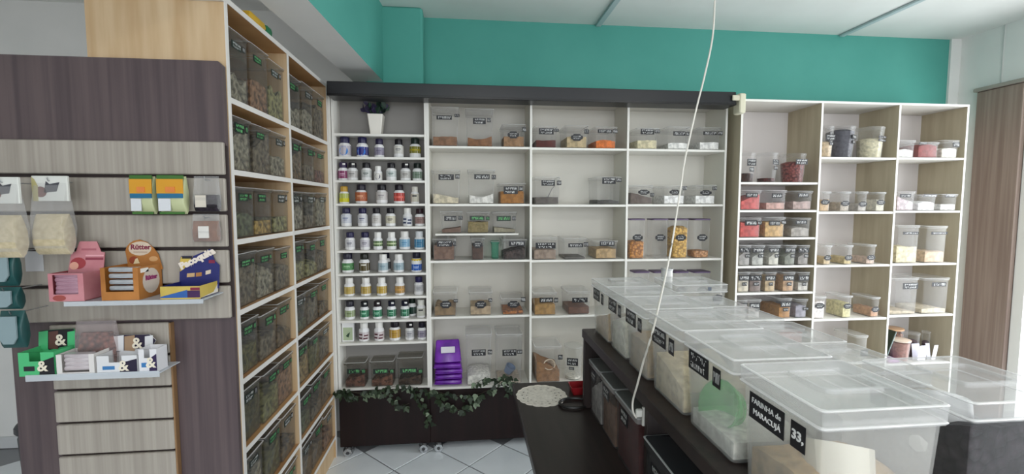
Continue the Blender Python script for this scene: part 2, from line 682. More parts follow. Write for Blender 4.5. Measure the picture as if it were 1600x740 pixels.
# --- bottle shelves
BZ = [sz(595, y + 2, YM) for y in (207, 243, 279.5, 316, 352, 389, 425, 461.5, 498, 533)]
zb1 = sz(595, 605, YM)
DM = .25
GREYB = M('8f8c88', .6)
bx0, bx1 = X(525, YM), X(664.5, YM)
u1 = shelf_unit('bottle_shelf', 'narrow white wheeled shelf unit filled with supplement bottles beside the herb bookcase', [(bx0, bx1, BZ + [zb1])], 2.13, zb1 - TH_, YM, .14, GREYB, WHITE, INNER)
MB().box(X(512, YM) + .004, bx0 - .017, YM, YM + .03, zb1 - .02, 2.14).build('filler_strip', WHITE, u1).location = -u1.location
# --- flour shelves
M2 = [sz(748, y, YM) for y in (228.5, 318.5, 406.5, 493.5)]
M3 = [sz(904, y, YM) for y in (231, 319.5, 405.5, 492)]
M4 = [sz(1055, y, YM) for y in (233, 319, 404, 491)]
zb2 = sz(748, 603, YM)
m0, m1, m2, m3 = X(671.5, YM), X(829.5, YM), X(979.5, YM), X(1129.5, YM)
u2 = shelf_unit('flour_shelf', 'wide white wheeled shelf unit with three bays of flour and spice bins', [(m0, m1, M2 + [zb2]), (m1, m2, M3 + [zb2]), (m2, m3, M4 + [zb2])], 2.13, zb2 - TH_, YM, DM, M('d6d3ca', .6), M('dcdacf', .6), INNER)


def dark_base(u, x0, x1, ztop, DM):
    ox, oy = u.location.x, u.location.y
    b = MB().bbox(x0 - ox, x1 - ox, YM - oy, YM + DM - oy, .045, ztop, .002).build('base_cabinet', BASEDK, u)
    for k in range(2):
        for xx in (x0 + .05, x1 - .04):
            c = MB()
            yy = YM + .016 + k * (DM - .04)
            c.box(xx - .018 - ox, xx + .018 - ox, yy - .016 - oy, yy + .016 - oy, .0405, .0447)
            c.box(xx - .028 - ox, xx - .025 - ox, yy - .040 - oy, yy + .006 - oy, .016, .041)
            c.box(xx + .025 - ox, xx + .028 - ox, yy - .040 - oy, yy + .006 - oy, .016, .041)
            co = c.build('caster', M('b4b6b8', .25, .9), u)
            MB().tube([(xx - ox, yy - .046 - oy, .024), (xx - ox, yy - .024 - oy, .024)], .024, 16).build('wheel', M('b9bcbe', .25, .7), co)
            MB().tube([(xx - ox, yy - .0475 - oy, .024), (xx - ox, yy - .0462 - oy, .024)], .010, 12).build('hub', M('3a3b3e', .4), co)


dark_base(u1, bx0 - TH_, bx1 + TH_, zb1 - TH_ - .001, .14)
dark_base(u2, m0 - TH_, m3 + TH_, zb2 - TH_ - .001, DM)
# small half shelf in the first flour bay
hs0, hs1, hsz = X(679.5, YM + .03), X(810.5, YM + .03), sz(745, 364.5, YM + .03)
hs = MB().bbox(hs0, hs1, YM + .03, YM + DM - .012, hsz - .012, hsz, .002)
ux, uy = u2.location.x, u2.location.y
for xx in (hs0 + .07, hs1 - .07):
    hs.box(xx - .008, xx + .008, YM + DM - .03, YM + DM - .012, M2[2] + .001, hsz - .012)
hs = hs.build('raised_half_shelf', WHITE, u2)
hs.location = (-ux, -uy, 0)
# --- shelves by the door
rows_r = ([284.5, 328, 371, 415, 456.5, 498.5, 540], [245.5, 330.5, 413.5, 497, 566], [246, 329, 411, 491, 566])
q0, q1, q2, q3 = X(1156, YR), X(1278, YR), X(1397.5, YR), X(1501, YR)
cxs = (1215, 1337, 1450)
RZ = [[sz(cxs[i], y, YR) for y in rows_r[i]] for i in range(3)]
zr = .10
DR = .30
u3 = shelf_unit('jar_shelf', 'tall white three column shelf unit of jars and small tubs beside the wooden door', [(q0, q1, RZ[0] + [zr]), (q1, q2, RZ[1] + [zr]), (q2, q3, RZ[2] + [zr])], 2.135, zr - TH_, YR, DR, M('d5cfcd', .6), TAUPE, INNER)
MB().box(q0 - TH_ - u3.location.x, q3 + TH_ - u3.location.x, -DR / 2 + .01, DR / 2, 0, zr - TH_).build('plinth', WHITE, u3)

BAYS += [(bx0, bx1), (m0, m1), (m1, m2), (m2, m3), (q0, q1), (q1, q2), (q2, q3)]
# --- black header rail over the bottle and flour shelves
p0, p1 = P(510, 128, Y=2.56), P(1150, 167, Y=2.56)
hd = root('header_rail', 'long black sliding track rail across the top of the white shelves', 'rail', ((p0.x + p1.x) / 2, 2.6, 2.12))
MB().bbox(p0.x - hd.location.x, p1.x - hd.location.x, -.04, .085, -.026, .052, .003).build('rail', M('15171b', .35), hd)
MB().bbox(p0.x - hd.location.x, p1.x - hd.location.x, -.043, -.0401, -.0255, -.014, .001).build('lower_lip', M('0b0b0d', .3), hd)
bp = P(1156, 162, Y=2.55)
br = root('rail_bracket', 'small cream plastic bracket at the end of the black rail', 'bracket', (bp.x, 2.585, bp.z))
MB().bbox(-.004, .036, -.042, .028, -.055, .062, .006).build('clamp', M('d9d5bd', .45), br)
MB().bbox(-.048, -.0045, -.0405, -.0300, .018, .05, .004).build('tongue', M('cfcab4', .45), br)

# --- herb bookcase (faces the aisle, +x)
LZ = [1.862, 1.622, 1.384, 1.138, .892, .642, .390, .133]
Y0, Y1, Y2 = 1.60, 2.125, 2.69
XB = -1.20
hb = root('herb_bookcase', 'tall wooden bookcase with white edging holding clear boxes of dried herbs', 'bookcase', ((XL + XB) / 2, (Y0 + Y2) / 2, 0))
ox, oy = hb.location.x, hb.location.y
EDGE = M('dcd9d4', .45)


def hpart(nm, x0, x1, y0, y1, z0, z1, m=TAN):
    mb = MB()
    mb.box(x0 - ox, x1 - ox - .002, y0 - oy, y1 - oy, z0, z1, m)
    mb.box(x1 - ox - .002, x1 - ox, y0 - oy - .0003, y1 - oy + .0003, z0 - .0003, z1 + .0003, EDGE)
    mb.build(nm, None, hb, False)


T = .018
ZT = 2.185
hpart('side_panel', XB, XL, Y0, Y0 + T, 0, ZT - T, TANV)
hpart('side_panel', XB, XL, Y2 - T, Y2, 0, ZT - T, TANV)
hpart('divider', XB + .01, XL, Y1 - T / 2, Y1 + T / 2, .133, ZT - T, TANV)
hpart('top_panel', XB, XL, Y0 - .001, Y2 + .001, ZT - T, ZT, TAN)
MB().box(XB - ox, XL - ox, Y0 - .012 - oy, Y0 - .0015 - oy, ZT - .022, ZT).build('top_edging', EDGE, hb)
for (a, b) in ((Y0 + T, Y1 - T / 2), (Y1 + T / 2, Y2 - T)):
    for z in LZ:
        hpart('shelf', XB + .01, XL - .002, a + .0005, b - .0005, z - T, z, TAN)
    MB().box(XB - ox, XB + .0095 - ox, a + .0005 - oy, b - .0005 - oy, .134, ZT - T - .001).build('back_panel', TANV, hb)
MB().box(XL - .03 - ox, XL - .012 - ox, Y0 + T - oy, Y2 - T - oy, 0, .133 - T - .001).build('plinth', TANV, hb)

HERB = [shade(q, .95) for q in ['5d5a36', '8a6a52', '77764f', '8c8a63', '6b5a44', 'a58a4d', '5a6048', '7a5a50', '8d8878', '4d4a30', '938058', '6e6455']]
HN = ['olive green', 'reddish brown', 'grey green', 'pale straw', 'dark brown', 'golden', 'dull green', 'rusty', 'ash grey', 'dark olive', 'sandy', 'taupe']
# content of each box: index into HERB, row by row, near bay then far bay
HC = [[8, 1, 3, 8, 8, 11], [8, 11, 8, 4, 11, 7], [6, 5, 3, 8, 11, 8], [11, 8, 11, 3, 3, 11], [0, 11, 4, 6, 11, 4], [9, 2, 1, 10, 0, 11], [8, 0, 4, 6, 11, 4], [0, 0, 4, 4, 4, 1]]
FILL = [.30, .55, .35, .62, .5, .8, .45, .7]
zs = [ZT - T] + [z - T for z in LZ]
for r_ in range(8):
    zb = LZ[r_]
    hh = min(.215, zs[r_] - zb - .035)
    for c_ in range(6):
        if r_ == 7 and c_ < 2:
            continue
        a, b = ((Y0 + T, Y1 - T / 2), (Y1 + T / 2, Y2 - T))[c_ // 3]
        k = c_ % 3
        pitch = (b - a - .012) / 3
        w = pitch - .012
        yc = a + .006 + pitch * (k + .5)
        ci = HC[r_][c_]
        h = hh - (0 if r_ else -.03) - R.choice((0, .004, .012))
        d = .30
        fl = h * R.choice(FILL)
        bay = 'near' if c_ < 3 else 'far'
        where = ('nearest the slatwall', 'between two others', 'beside the divider')[k] if c_ < 3 else ('just past the divider', 'between two others', 'nearest the bottle shelves')[k]
        lab = 'clear box of %s dried herbs, %s shelf, %s bay, %s' % (HN[ci], ORD[r_] if r_ < 7 else 'lowest', bay, where)
        lx = R.uniform(-.018, .012)
        lh = R.uniform(.024, .034)
        lz = h * .80
        ink = GREENCH if R.random() < .55 else CHALK
        labs = [(lx, lz, w * .46, lh, 'rect', 2, ink, LBLG)]
        if R.random() < .6:
            labs.append((lx + w * .34, lz + .003, w * .13, lh * .8, 'rect', 1, ink, LBL))
        box_bin(lab, (XL - .012 - d / 2 - R.uniform(0, .006), yc, zb + .0008), w, d, h, rad(90), 'herb_box', 'container', SMOKE, SMOKE, .010, .995, .006,
                (leafy(HERB[ci]), fl, R.choice(('flat', 'mound', 'slope', 'rough', 'wavy'))), 'clear herb boxes in the wooden bookcase', labs)

# package left on top of the bookcase
pk = root('seasoning_packet', 'yellow and green packet lying on top of the herb bookcase', 'packet', (XL - .03, 1.86, ZT), rad(90))
MB().loft([(.13, .045, .002, .01), (.15, .055, .016, .02), (.13, .045, .032, .01)], 2).build('pouch', M('c7a02c', .4), pk)
MB().loft([(.055, .048, .0, .01), (.062, .058, .018, .02), (.055, .045, .034, .01)], 2, c=(.10, .0)).build('green_end', M('1c6b45', .4), pk)

# ------------------------------------------------------------------ supplement bottles
def bottle_mesh(r, h, style):
    mb = MB()
    n = 3
    if style == 'box':
        mb.bbox(-r, r, -r * .6, r * .6, 0, h, .002)
        return mb.mesh('body')
    s = [(.86, 0), (1, .03), (1, .56), (.94, .62), (.74, .68), (.70, .71)]
    if style == 'round':
        s = [(.8, 0), (.97, .05), (1, .3), (.97, .56), (.84, .63), (.70, .69), (.66, .71)]
    mb.loft([(2 * r * a, 2 * r * a, h * z, r * a) for a, z in s], n)
    return mb.mesh('body')


def bottle(label, px, wpx, hpx, zb, cap, body, lab, lo=.10, hi=.58, acc=None, style='', gloss=.25, group=None, dot=None, Y=YM + .02):
    lab = shade(lab, .93)
    r = wpx / 2 / F * (Y + .05) * .96
    h = min(hpx / F * (Y + .03), .1180)
    x = min(max(P(px, 360, Y=Y + r).x, bx0 + r + .004), bx1 - r - .004)
    t = root('supplement_bottle' if style != 'box' else 'supplement_carton', label, 'bottle' if style != 'box' else 'carton', (x, Y + r + .004, zb), 0, group)
    bm = cached(('bt', round(r, 3), round(h, 3), style, body), lambda: bottle_mesh(r, h, style))
    bo = obj('body', bm, t)
    if not bm.materials:
        bm.materials.append(M(body, gloss))
    if style == 'box':
        MB().box(-r * .8, r * .8, -r * .6 - .0008, -r * .6, h * .08, h * .74).build('label', M(lab, .5), t)
        MB().prism([(-r * .35, h * .3), (r * .1, h * .22), (r * .4, h * .5), (0, h * .42)], -r * .6 - .0014, -r * .6 - .0008).build('leaf_mark', M('22402a', .5), t)
        return t
    cm = cached(('cap', round(r, 3), round(h, 3), cap), lambda: MB().loft([(1.44 * r, 1.44 * r, h * .70, r * .72), (1.5 * r, 1.5 * r, h * .715, r * .75), (1.5 * r, 1.5 * r, h * .97, r * .75), (1.36 * r, 1.36 * r, h, r * .68)], 3).mesh('cap', M(cap, .35)))
    obj('cap', cm, t)
    q = 2 * r * 1.012
    lo, hi = lo + .03, hi - .09
    lm = cached(('lb', round(r, 3), round(h, 3), lab, lo, hi), lambda: MB().loft([(q, q, h * lo, q / 2), (q, q, h * hi, q / 2)], 4, cap0=False, cap1=False).mesh('label', M(lab, .5)))
    lo_ = obj('label', lm, t)

    def arc(z0, z1, a0, a1, k):
        mb = MB()
        qq = r * 1.022
        m_ = 5
        for i in range(m_):
            u0, u1 = rad(a0 + (a1 - a0) * i / m_), rad(a0 + (a1 - a0) * (i + 1) / m_)
            mb.poly([(qq * math.sin(u0), -qq * math.cos(u0), z0), (qq * math.sin(u1), -qq * math.cos(u1), z0), (qq * math.sin(u1), -qq * math.cos(u1), z1), (qq * math.sin(u0), -qq * math.cos(u0), z1)])
        return mb
    if acc:
        H = hi - lo
        kind, c = acc
        if kind == 'lines':
            mb = arc(h * (lo + H * .52), h * (lo + H * .64), -28, 30, 0)
            m2_ = arc(h * (lo + H * .34), h * (lo + H * .40), -20, 20, 0)
            i = len(mb.v)
            mb.v += m2_.v
            mb.f += [tuple(a + i for a in f_) for f_ in m2_.f]
            mb.m += m2_.m
            mb.build('lettering', M(c, .5), lo_)
        elif kind == 'disc':
            mb = MB()
            qq = r * 1.022
            n = 14
            zc, rr = h * (lo + H * .42), r * .72
            ring = [(rr * math.sin(6.2832 * i / n), rr * math.cos(6.2832 * i / n)) for i in range(n)]
            mb.poly([(qq * math.sin(x_ / qq), -qq * math.cos(x_ / qq), zc + z_) for x_, z_ in reversed(ring)])
            mb.build('emblem', M(c, .4), lo_)
        elif kind == 'band':
            arc(h * (lo + H * .30), h * (lo + H * .55), -180, 180, 0)
            mb = MB().loft([(q * 1.008, q * 1.008, h * (lo + H * .36), q / 2 * 1.008), (q * 1.008, q * 1.008, h * (lo + H * .60), q / 2 * 1.008)], 4, cap0=False, cap1=False)
            mb.build('band', M(c, .5), lo_)
        elif kind == 'low':
            mb = MB().loft([(q * 1.008, q * 1.008, h * (lo - .0), q / 2 * 1.008), (q * 1.008, q * 1.008, h * (lo + H * .45), q / 2 * 1.008)], 4, cap0=False, cap1=False)
            mb.build('band', M(c, .5), lo_)
        elif kind == 'spots':
            for zc, a in ((.68, -30), (.55, 34), (.22, -34), (.16, 26)):
                arc(h * (lo + H * (zc - .10)), h * (lo + H * (zc + .10)), a - 24, a + 24, 0).build('mark', M(c, .5), lo_)
        elif kind == 'patch':
            arc(h * (lo + H * .66), h * (lo + H * .84), -30, 30, 0).build('mark', M(c, .5), lo_)
    if dot:
        MB().bbox(r * .05, r * .6, -r * .80, -r * .735, h * .86, h * .95, .001).build('price_sticker', M('f0efe9', .5), t)
    return t


NV, BK, WH = '1d1a44', '17151c', 'e9e8e4'
GB = 'supplement bottles on the narrow white shelves'
rows_b = [
    [(542, 18, 32, NV, NV, 'c9c2cc', .08, .66, ('disc', '2f86d8'), '', 'navy bottle with pale label and large blue disc'),
     (569, 17, 31, NV, '221c5c', '2c2a80', .08, .60, ('disc', '2f7fe0'), '', 'all navy bottle with bright blue emblem'),
     (595, 14, 27, '221c3c', '221d33', '8f889e', .10, .62, ('lines', '5a5470'), '', 'dark bottle with lilac grey label'),
     (625, 14.5, 27, BK, BK, 'dcdad2', .18, .72, ('lines', '6a6a6c'), '', 'black bottle with large white label'),
     (650.5, 16.5, 29, '14241f', '243a1e', '7d7a1c', .20, .66, ('band', 'a79a1e'), '', 'dark green bottle with olive yellow label')],
    [(534.5, 14.5, 26, '2a1a44', '4a1c4a', '8c3466', .08, .62, ('lines', 'c9a0b8'), '', 'purple bottle with magenta label', 1),
     (553, 15, 26, BK, BK, 'c7c4c2', .12, .62, ('lines', '6e6c6c'), '', 'black bottle with grey white label and white cap sticker', 1),
     (574.5, 15, 26, BK, BK, 'cfd2d0', .14, .66, ('lines', '4a5a50'), '', 'black bottle with pale label beside the small white one'),
     (592.5, 12, 21, WH, WH, 'e4e2dc', .1, .6, ('disc', '3a3550'), '', 'small all white bottle with dark dot'),
     (613, 15, 26, BK, BK, 'cfd6d4', .18, .64, ('lines', '3d5a50'), '', 'black bottle with pale green white label'),
     (635, 15, 26, BK, BK, 'c9c6c2', .12, .62, ('lines', '77706a'), '', 'black bottle with off white label and cap sticker', 1),
     (653.5, 14.5, 26, '15201d', '1c2822', '7f9482', .10, .60, ('lines', '4f6654'), '', 'black bottle with grey green label')],
    [(539, 14, 25, 'b8902e', '3a2c14', 'b6bf5a', .06, .68, ('low', 'c9c41c'), '', 'gold capped bottle with lime yellow label'),
     (565.5, 17, 28, '1b1526', '4a2418', 'b5623c', .10, .68, ('lines', 'e0a880'), 'round', 'dark capped round bottle with copper orange label'),
     (597.5, 17, 28, BK, BK, 'd0cdca', .16, .70, ('lines', '8a8488'), 'round', 'black round bottle with wide white label'),
     (624.5, 16, 28, '1b1420', '3c1416', 'c0392f', .10, .66, ('band', 'd9665a'), '', 'dark capped bottle with red label'),
     (649, 12.5, 25, 'dcd9d0', 'cbc6b8', 'd2cdbc', .08, .66, ('patch', '17171a'), '', 'white bottle with black mark and olive gold foot')],
    [(541.5, 15, 27, NV, NV, 'd3d6e0', .16, .74, ('lines', '5c6690'), '', 'navy capped bottle with bluish white label'),
     (567, 14.5, 27, NV, NV, 'd8d8dc', .16, .70, ('lines', '50567c'), '', 'navy capped bottle with white label and slanted edge'),
     (588.5, 14, 27, BK, BK, 'd4d1cc', .14, .68, ('lines', 'a09a96'), '', 'black bottle with blank looking white label'),
     (610.5, 14.5, 27, BK, BK, 'd9d3bc', .14, .66, ('lines', '55524a'), '', 'black bottle with cream label'),
     (637, 14, 27, WH, WH, 'e0e2e6', .08, .62, ('spots', '28345c'), '', 'white bottle with navy blotches'),
     (656, 14.5, 26, '2c1a22', '3c2226', '9a7a74', .12, .62, ('lines', '6f524e'), '', 'maroon brown bottle with mauve label')],
    [(546.5, 14.5, 26, NV, '1a1a2c', 'd6d6da', .14, .66, ('lines', '4c4c60'), '', 'navy capped bottle with white label, first on its shelf'),
     (570, 14.5, 26, NV, '1a1a2c', 'd2cfd6', .14, .66, ('lines', '5e586a'), '', 'navy capped bottle with lilac white label'),
     (590, 13.5, 26, WH, WH, '5e7d4c', .18, .60, ('band', 'b9c79c'), '', 'white capped bottle with green banded label beside navy one'),
     (611.5, 14, 26, WH, WH, '66804c', .18, .60, ('band', 'c1cba2'), '', 'white capped bottle with green banded label beside blue one'),
     (632, 16, 27, WH, WH, '8fbcd8', .12, .66, ('lines', '4f88b0'), '', 'white capped bottle with light blue label'),
     (655, 15, 27, 'dfe3e6', 'b9d0de', '4f93b8', .08, .66, ('lines', '2f6488'), '', 'white capped bottle with deeper blue label')],
    [(542, 17, 29, '1c1a30', '1e2a22', '4f8a52', .12, .60, ('lines', 'a8d0a0'), 'round', 'dark round bottle with green label'),
     (568, 15.5, 28, '1c1e18', '3a3418', '54481c', .08, .62, ('patch', 'dad8cc'), '', 'black olive bottle with white patch near its cap'),
     (597.5, 15, 27, WH, 'd4dce0', 'a9bec6', .10, .62, ('lines', '6f8a98'), '', 'white bottle with grey blue label, dark cap behind it'),
     (622, 15.5, 27, WH, 'd4dce0', '9fb6c0', .10, .62, ('lines', '657f8c'), '', 'white bottle with grey blue label beside the yellow blue one'),
     (650, 15.5, 29, '1c1c30', '1c4ea8', '1f5fc0', .06, .50, ('lines', 'b8d0f0'), '', 'dark capped bottle with yellow and blue label')],
    [(543.5, 15, 27, WH, 'e6e2d4', 'c4aa58', .10, .62, ('lines', 'a88c40'), '', 'white capped bottle with gold label, first on its shelf'),
     (569.5, 15, 27, WH, 'e6e2d4', 'c2a654', .10, .62, ('lines', 'a2863c'), '', 'white capped bottle with gold label, second on its shelf'),
     (594.5, 15, 27, WH, 'e6e2d4', 'c6a84a', .10, .62, ('lines', 'b0881c'), '', 'white capped bottle with gold label, third on its shelf'),
     (623, 14.5, 27, WH, 'e6e2d4', 'b88f4c', .10, .62, ('band', 'c99a54'), '', 'white capped bottle with amber gold label'),
     (653, 14, 27, '211d4c', '1c1a2c', 'c9c9cc', .18, .64, ('lines', '77777c'), '', 'navy capped bottle with pale label after four gold ones')],
    [(543.5, 15, 27, '1a1826', '20261c', '9fae80', .12, .60, ('lines', '6a7c52'), '', 'dark bottle with cream green label'),
     (566.5, 13.5, 26, '151a20', '0e3f30', '1d7a52', .10, .62, ('lines', '9fd8b8'), '', 'dark green bottle with emerald label, nearest the cream one', 1),
     (587, 14, 26, '241a20', '0e3f30', '1d7e55', .10, .62, ('lines', 'a8dcc0'), '', 'dark green bottle with emerald label and brownish cap', 1),
     (609.5, 13.5, 26, '15182c', '0e3f30', '1b7650', .10, .62, ('lines', '98d0b0'), '', 'dark green bottle with emerald label and navy cap', 1),
     (630.5, 13.5, 26, '15182c', '0e3f30', '1a724e', .10, .62, ('lines', '90ccb0'), '', 'dark green bottle with emerald label beside the white one', 1),
     (656, 13.5, 27, 'e2e2da', 'dcdcd2', 'd6d6ca', .10, .64, ('patch', '17171a'), '', 'white bottle with black patch and green foot')],
    [(540.5, 17, 29, WH, '2f6b34', 'b7c7a4', .1, .6, None, 'box', 'flat green carton with pale leaf label'),
     (565, 15.5, 28, WH, 'ded8d8', 'd8cfd0', .08, .60, ('spots', '5a2a34'), '', 'white bottle with maroon marks, nearest the green carton'),
     (589, 15, 28, WH, 'ded8d8', 'd6cdce', .08, .60, ('spots', '5a2a34'), '', 'white bottle with maroon marks, nearest the gold bottle'),
     (614, 16.5, 28, '1c1620', '3c2a14', 'c39a3c', .12, .68, ('lines', '9c762a'), '', 'dark capped bottle with wide gold label'),
     (637.5, 13.5, 26, BK, BK, 'c6c6ca', .14, .66, ('lines', '70707a'), '', 'black bottle with pale grey label and cap sticker', 1),
     (657, 13, 26, '181626', '1c1a2c', '9a93a6', .12, .64, ('lines', '5f5a70'), '', 'dark bottle with lilac grey label at the shelf end')],
]
for r_, row in enumerate(rows_b):
    for it in row:
        px, w, h, cap, body, lab, lo, hi, acc, sty, desc = it[:11]
        b = bottle(desc + ', %s bottle shelf' % ORD[r_] if len((desc + ' a b c').split()) <= 13 else desc, px, w * 1.06, h * 1.03, BZ[r_ + 1] + .0005, cap, body, lab, lo, hi, acc, sty, .25, GB, len(it) > 11)
        if 'yellow and blue' in desc:
            rr = w / 2 / F * (YM + .07) * .96
            q = 2 * rr * 1.012
            hh = h / F * (YM + .05)
            MB().loft([(q, q, hh * .50, q / 2), (q, q, hh * .70, q / 2)], 4, cap0=False, cap1=False).build('yellow_label', M('d8b81c', .5), b)
for (px, r_, cap, body, lab) in ((602, 5, '1a1a2c', '1a1a2c', 'dark bottle standing behind the grey blue labelled white bottle'), (642, 7, '102018', '0d3a2a', 'dark green bottle standing behind the emerald row')):
    bottle(lab, px, 14, 28, BZ[r_ + 1] + .0005, cap, body, body, .1, .6, None, '', .3, None, False, YM + .072)

# potted plant on the top bottle shelf
pp = P(588, 207, Y=YM + .06)
pt = root('potted_plant', 'small artificial plant in a white square pot on the top bottle shelf', 'plant', (pp.x, YM + .065, BZ[0] + .0006))
MB().loft([(.062, .062, 0, .004), (.088, .088, .118, .005), (.078, .078, .118, .004), (.074, .074, .105, .004)], 1).build('pot', M('e8e4da', .4), pt)
MB().loft([(.072, .072, .10, .004), (.072, .072, .112, .004)], 1).build('soil', M('2b241d', .9), pt)
lfm = []
for c in ('2e4a38', '24382f', '3a3350'):
    mb = MB()
    o = [(0, 0), (.010, .012), (.011, .024), (0, .036), (-.011, .024), (-.010, .012)]
    mb.poly([(x, .003 * math.sin(z * 80), z) for x, z in o])
    mb.poly([(x, .0006 + .003 * math.sin(z * 80), z) for x, z in reversed(o)])
    lfm.append(mb.mesh('leaf', M(c, .5)))
for k in range(11):
    a = k * 2.4
    rr_ = R.uniform(.02, .09)
    tip = Vector((rr_ * math.cos(a), rr_ * math.sin(a) * .3, .118 + R.uniform(.02, .055)))
    st = MB().tube([(tip.x * .2, tip.y * .2, .11), tuple(tip * .55 + Vector((0, 0, .065))), tuple(tip)], .0016, 5).build('stem', M('3b5a3c', .6), pt)
    for q in range(6):
        f_ = .35 + q * .13
        pos = Vector((tip.x * f_, tip.y * f_, .11 + (tip.z - .11) * f_))
        obj('leaf', lfm[R.choice((0, 0, 1, 2))], st, pos, (R.uniform(-.9, .9), R.uniform(-1.1, 1.1), R.uniform(0, 6.28)), (1.2, 1.2, 1.2))

# ------------------------------------------------------------------ flour shelves: bins
def rl(x0, y0, x1, y1, *a):
    return (x0, y0, x1, y1) + a


OV = 'plaque'
GI = GREENCH
G2 = 'flour and spice bins on the white shelves'
YB = YM + .012


def fb(z, desc, x0, x1, yt, fill, labs, **kw):
    kw.setdefault('Y', YB)
    Y = kw.pop('Y')
    kw.setdefault('group', G2)
    return front_bin(desc, x0, x1, yt, z + .0005, Y, kw.pop('d', .20), fill, labs, **kw)


# first bay
fb(M2[0], 'tall clear bin of brown powder, top shelf, nearest the bottle shelves', 672.5, 717, 167, (powder('8d6a52'), 213, 'flat'), [rl(682, 180, 706, 187), rl(710, 178, 718, 183)])
fb(M2[0], 'tall clear bin of brown powder with a hollow, middle of top shelf', 727, 772, 170, (powder('8d6547'), 216, 'dip'), [rl(739, 184, 759, 194), rl(761, 184, 767, 191)])
fb(M2[0], 'shorter clear bin of tan meal with oval label, top shelf', 784, 822, 194, (powder('a07e5e'), 213, 'flat'), [rl(793, 205, 811, 216, OV), rl(816, 199, 822, 206)])
fb(M2[1], 'clear bin of cream flour, second shelf, nearest the bottle shelves', 672, 718, 265, (powder('d8cdb4'), 306, 'slopel'), [rl(684, 272, 708, 281), rl(710, 272, 717, 279)])
fb(M2[1], 'clear bin of white flour with a hollow, middle of second shelf', 730, 774, 265, (powder('e6e3dc'), 306, 'dip'), [rl(741, 272, 765, 280), rl(768, 273, 775, 280)])
fb(M2[1], 'low clear bin nearly full of orange brown spice, second shelf', 779, 822, 286, (powder('a8753f'), 299, 'flat'), [rl(787, 291, 809, 303), rl(811, 291, 817, 298)])
YH = YM + .045
fb(hsz, 'small clear bin with a little brown powder on the raised half shelf', 687, 723, 330, (powder('7d6558'), 357, 'slope'), [rl(694, 337, 713, 345), rl(716, 337, 723, 343)], Y=YH, d=.16)
fb(hsz, 'small clear bin of olive tan powder, middle of the raised half shelf', 728, 766, 331, (powder('8f8058'), 347, 'flat'), [rl(734, 337, 757, 344, 'rect', 1, GI, LBLG), rl(759, 338, 765, 344, 'rect', 1, GI, LBLG)], Y=YH, d=.16)
fb(hsz, 'small clear bin with pale grey powder on the raised half shelf', 769, 808, 331, (powder('a29a84'), 357, 'slopel'), [rl(776, 337, 798, 345, 'rect', 1, GI, LBLG), rl(800, 338, 806, 344)], Y=YH, d=.16)
fb(M2[2], 'low clear bin of mauve brown powder below the raised half shelf', 672, 710, 373, (powder('806658'), 383, 'flat'), [rl(680, 376, 704, 385), rl(705, 377, 710, 384)])
fb(M2[2], 'narrow clear bin of dark brown powder with oval label', 735, 758, 372, (powder('5a463e'), 384, 'flat'), [rl(739, 377, 754, 387, OV)])
fb(M2[2], 'wide low bin of black tea mounded to one side', 784, 824, 374, (leafy('3c3230', '5a4c48'), 391, 'slope'), [rl(795, 376, 820, 384)])
fb(M2[2], 'small green tinted tub behind the bin of black tea', 767, 781, 377, None, [], Y=YM + .06, d=.10, mat=plastic('green_tinted_plastic', (.55, .85, .72), (.25, .55, .45), .18, .6))
fb(M2[3], 'clear bin half full of brown meal, fourth shelf, oval label', 674, 713, 456, (powder('8d7555'), 481, 'wavy'), [rl(686, 470, 704, 481, OV), rl(707, 467, 714, 472)])
fb(M2[3], 'clear bin of beige meal, middle of fourth shelf, oval label', 732, 770, 456, (powder('b59f82'), 479, 'flat'), [rl(742, 470, 760, 481, OV), rl(763, 466, 769, 471)])
fb(M2[3], 'low clear bin with a layer of orange nuts, fourth shelf', 783, 821, 466, (chunky('c07a3a', '6b3818'), 486, 'rough'), [rl(793, 470, 812, 480, OV), rl(814, 464, 821, 471)])
fb(zb2, 'tall clear bin of white flour beside the purple packets', 727, 769, 522, (powder('e4e2da'), 586, 'mound'), [rl(737, 546, 759, 555), rl(762, 546, 769, 553)])
fb(zb2, 'tall clear bin with beige flakes and a blue cup inside', 775, 817, 522, (powder('cdbfae'), 595, 'slope'), [rl(785, 546, 807, 555), rl(808, 546, 816, 552)])
sp = P(793, 580, Y=YM + .09)
s_ = root('blue_cup', 'blue plastic measuring cup inside the tall bin of beige flakes', 'cup', (sp.x, YM + .10, zb2 + .045))
s_.rotation_euler = (rad(25), rad(20), .4)
MB().loft([(.05, .05, 0, .025), (.068, .068, .05, .034), (.062, .062, .05, .031), (.046, .046, .004, .023)], 3).build('cup', M('7488a8', .4), s_)
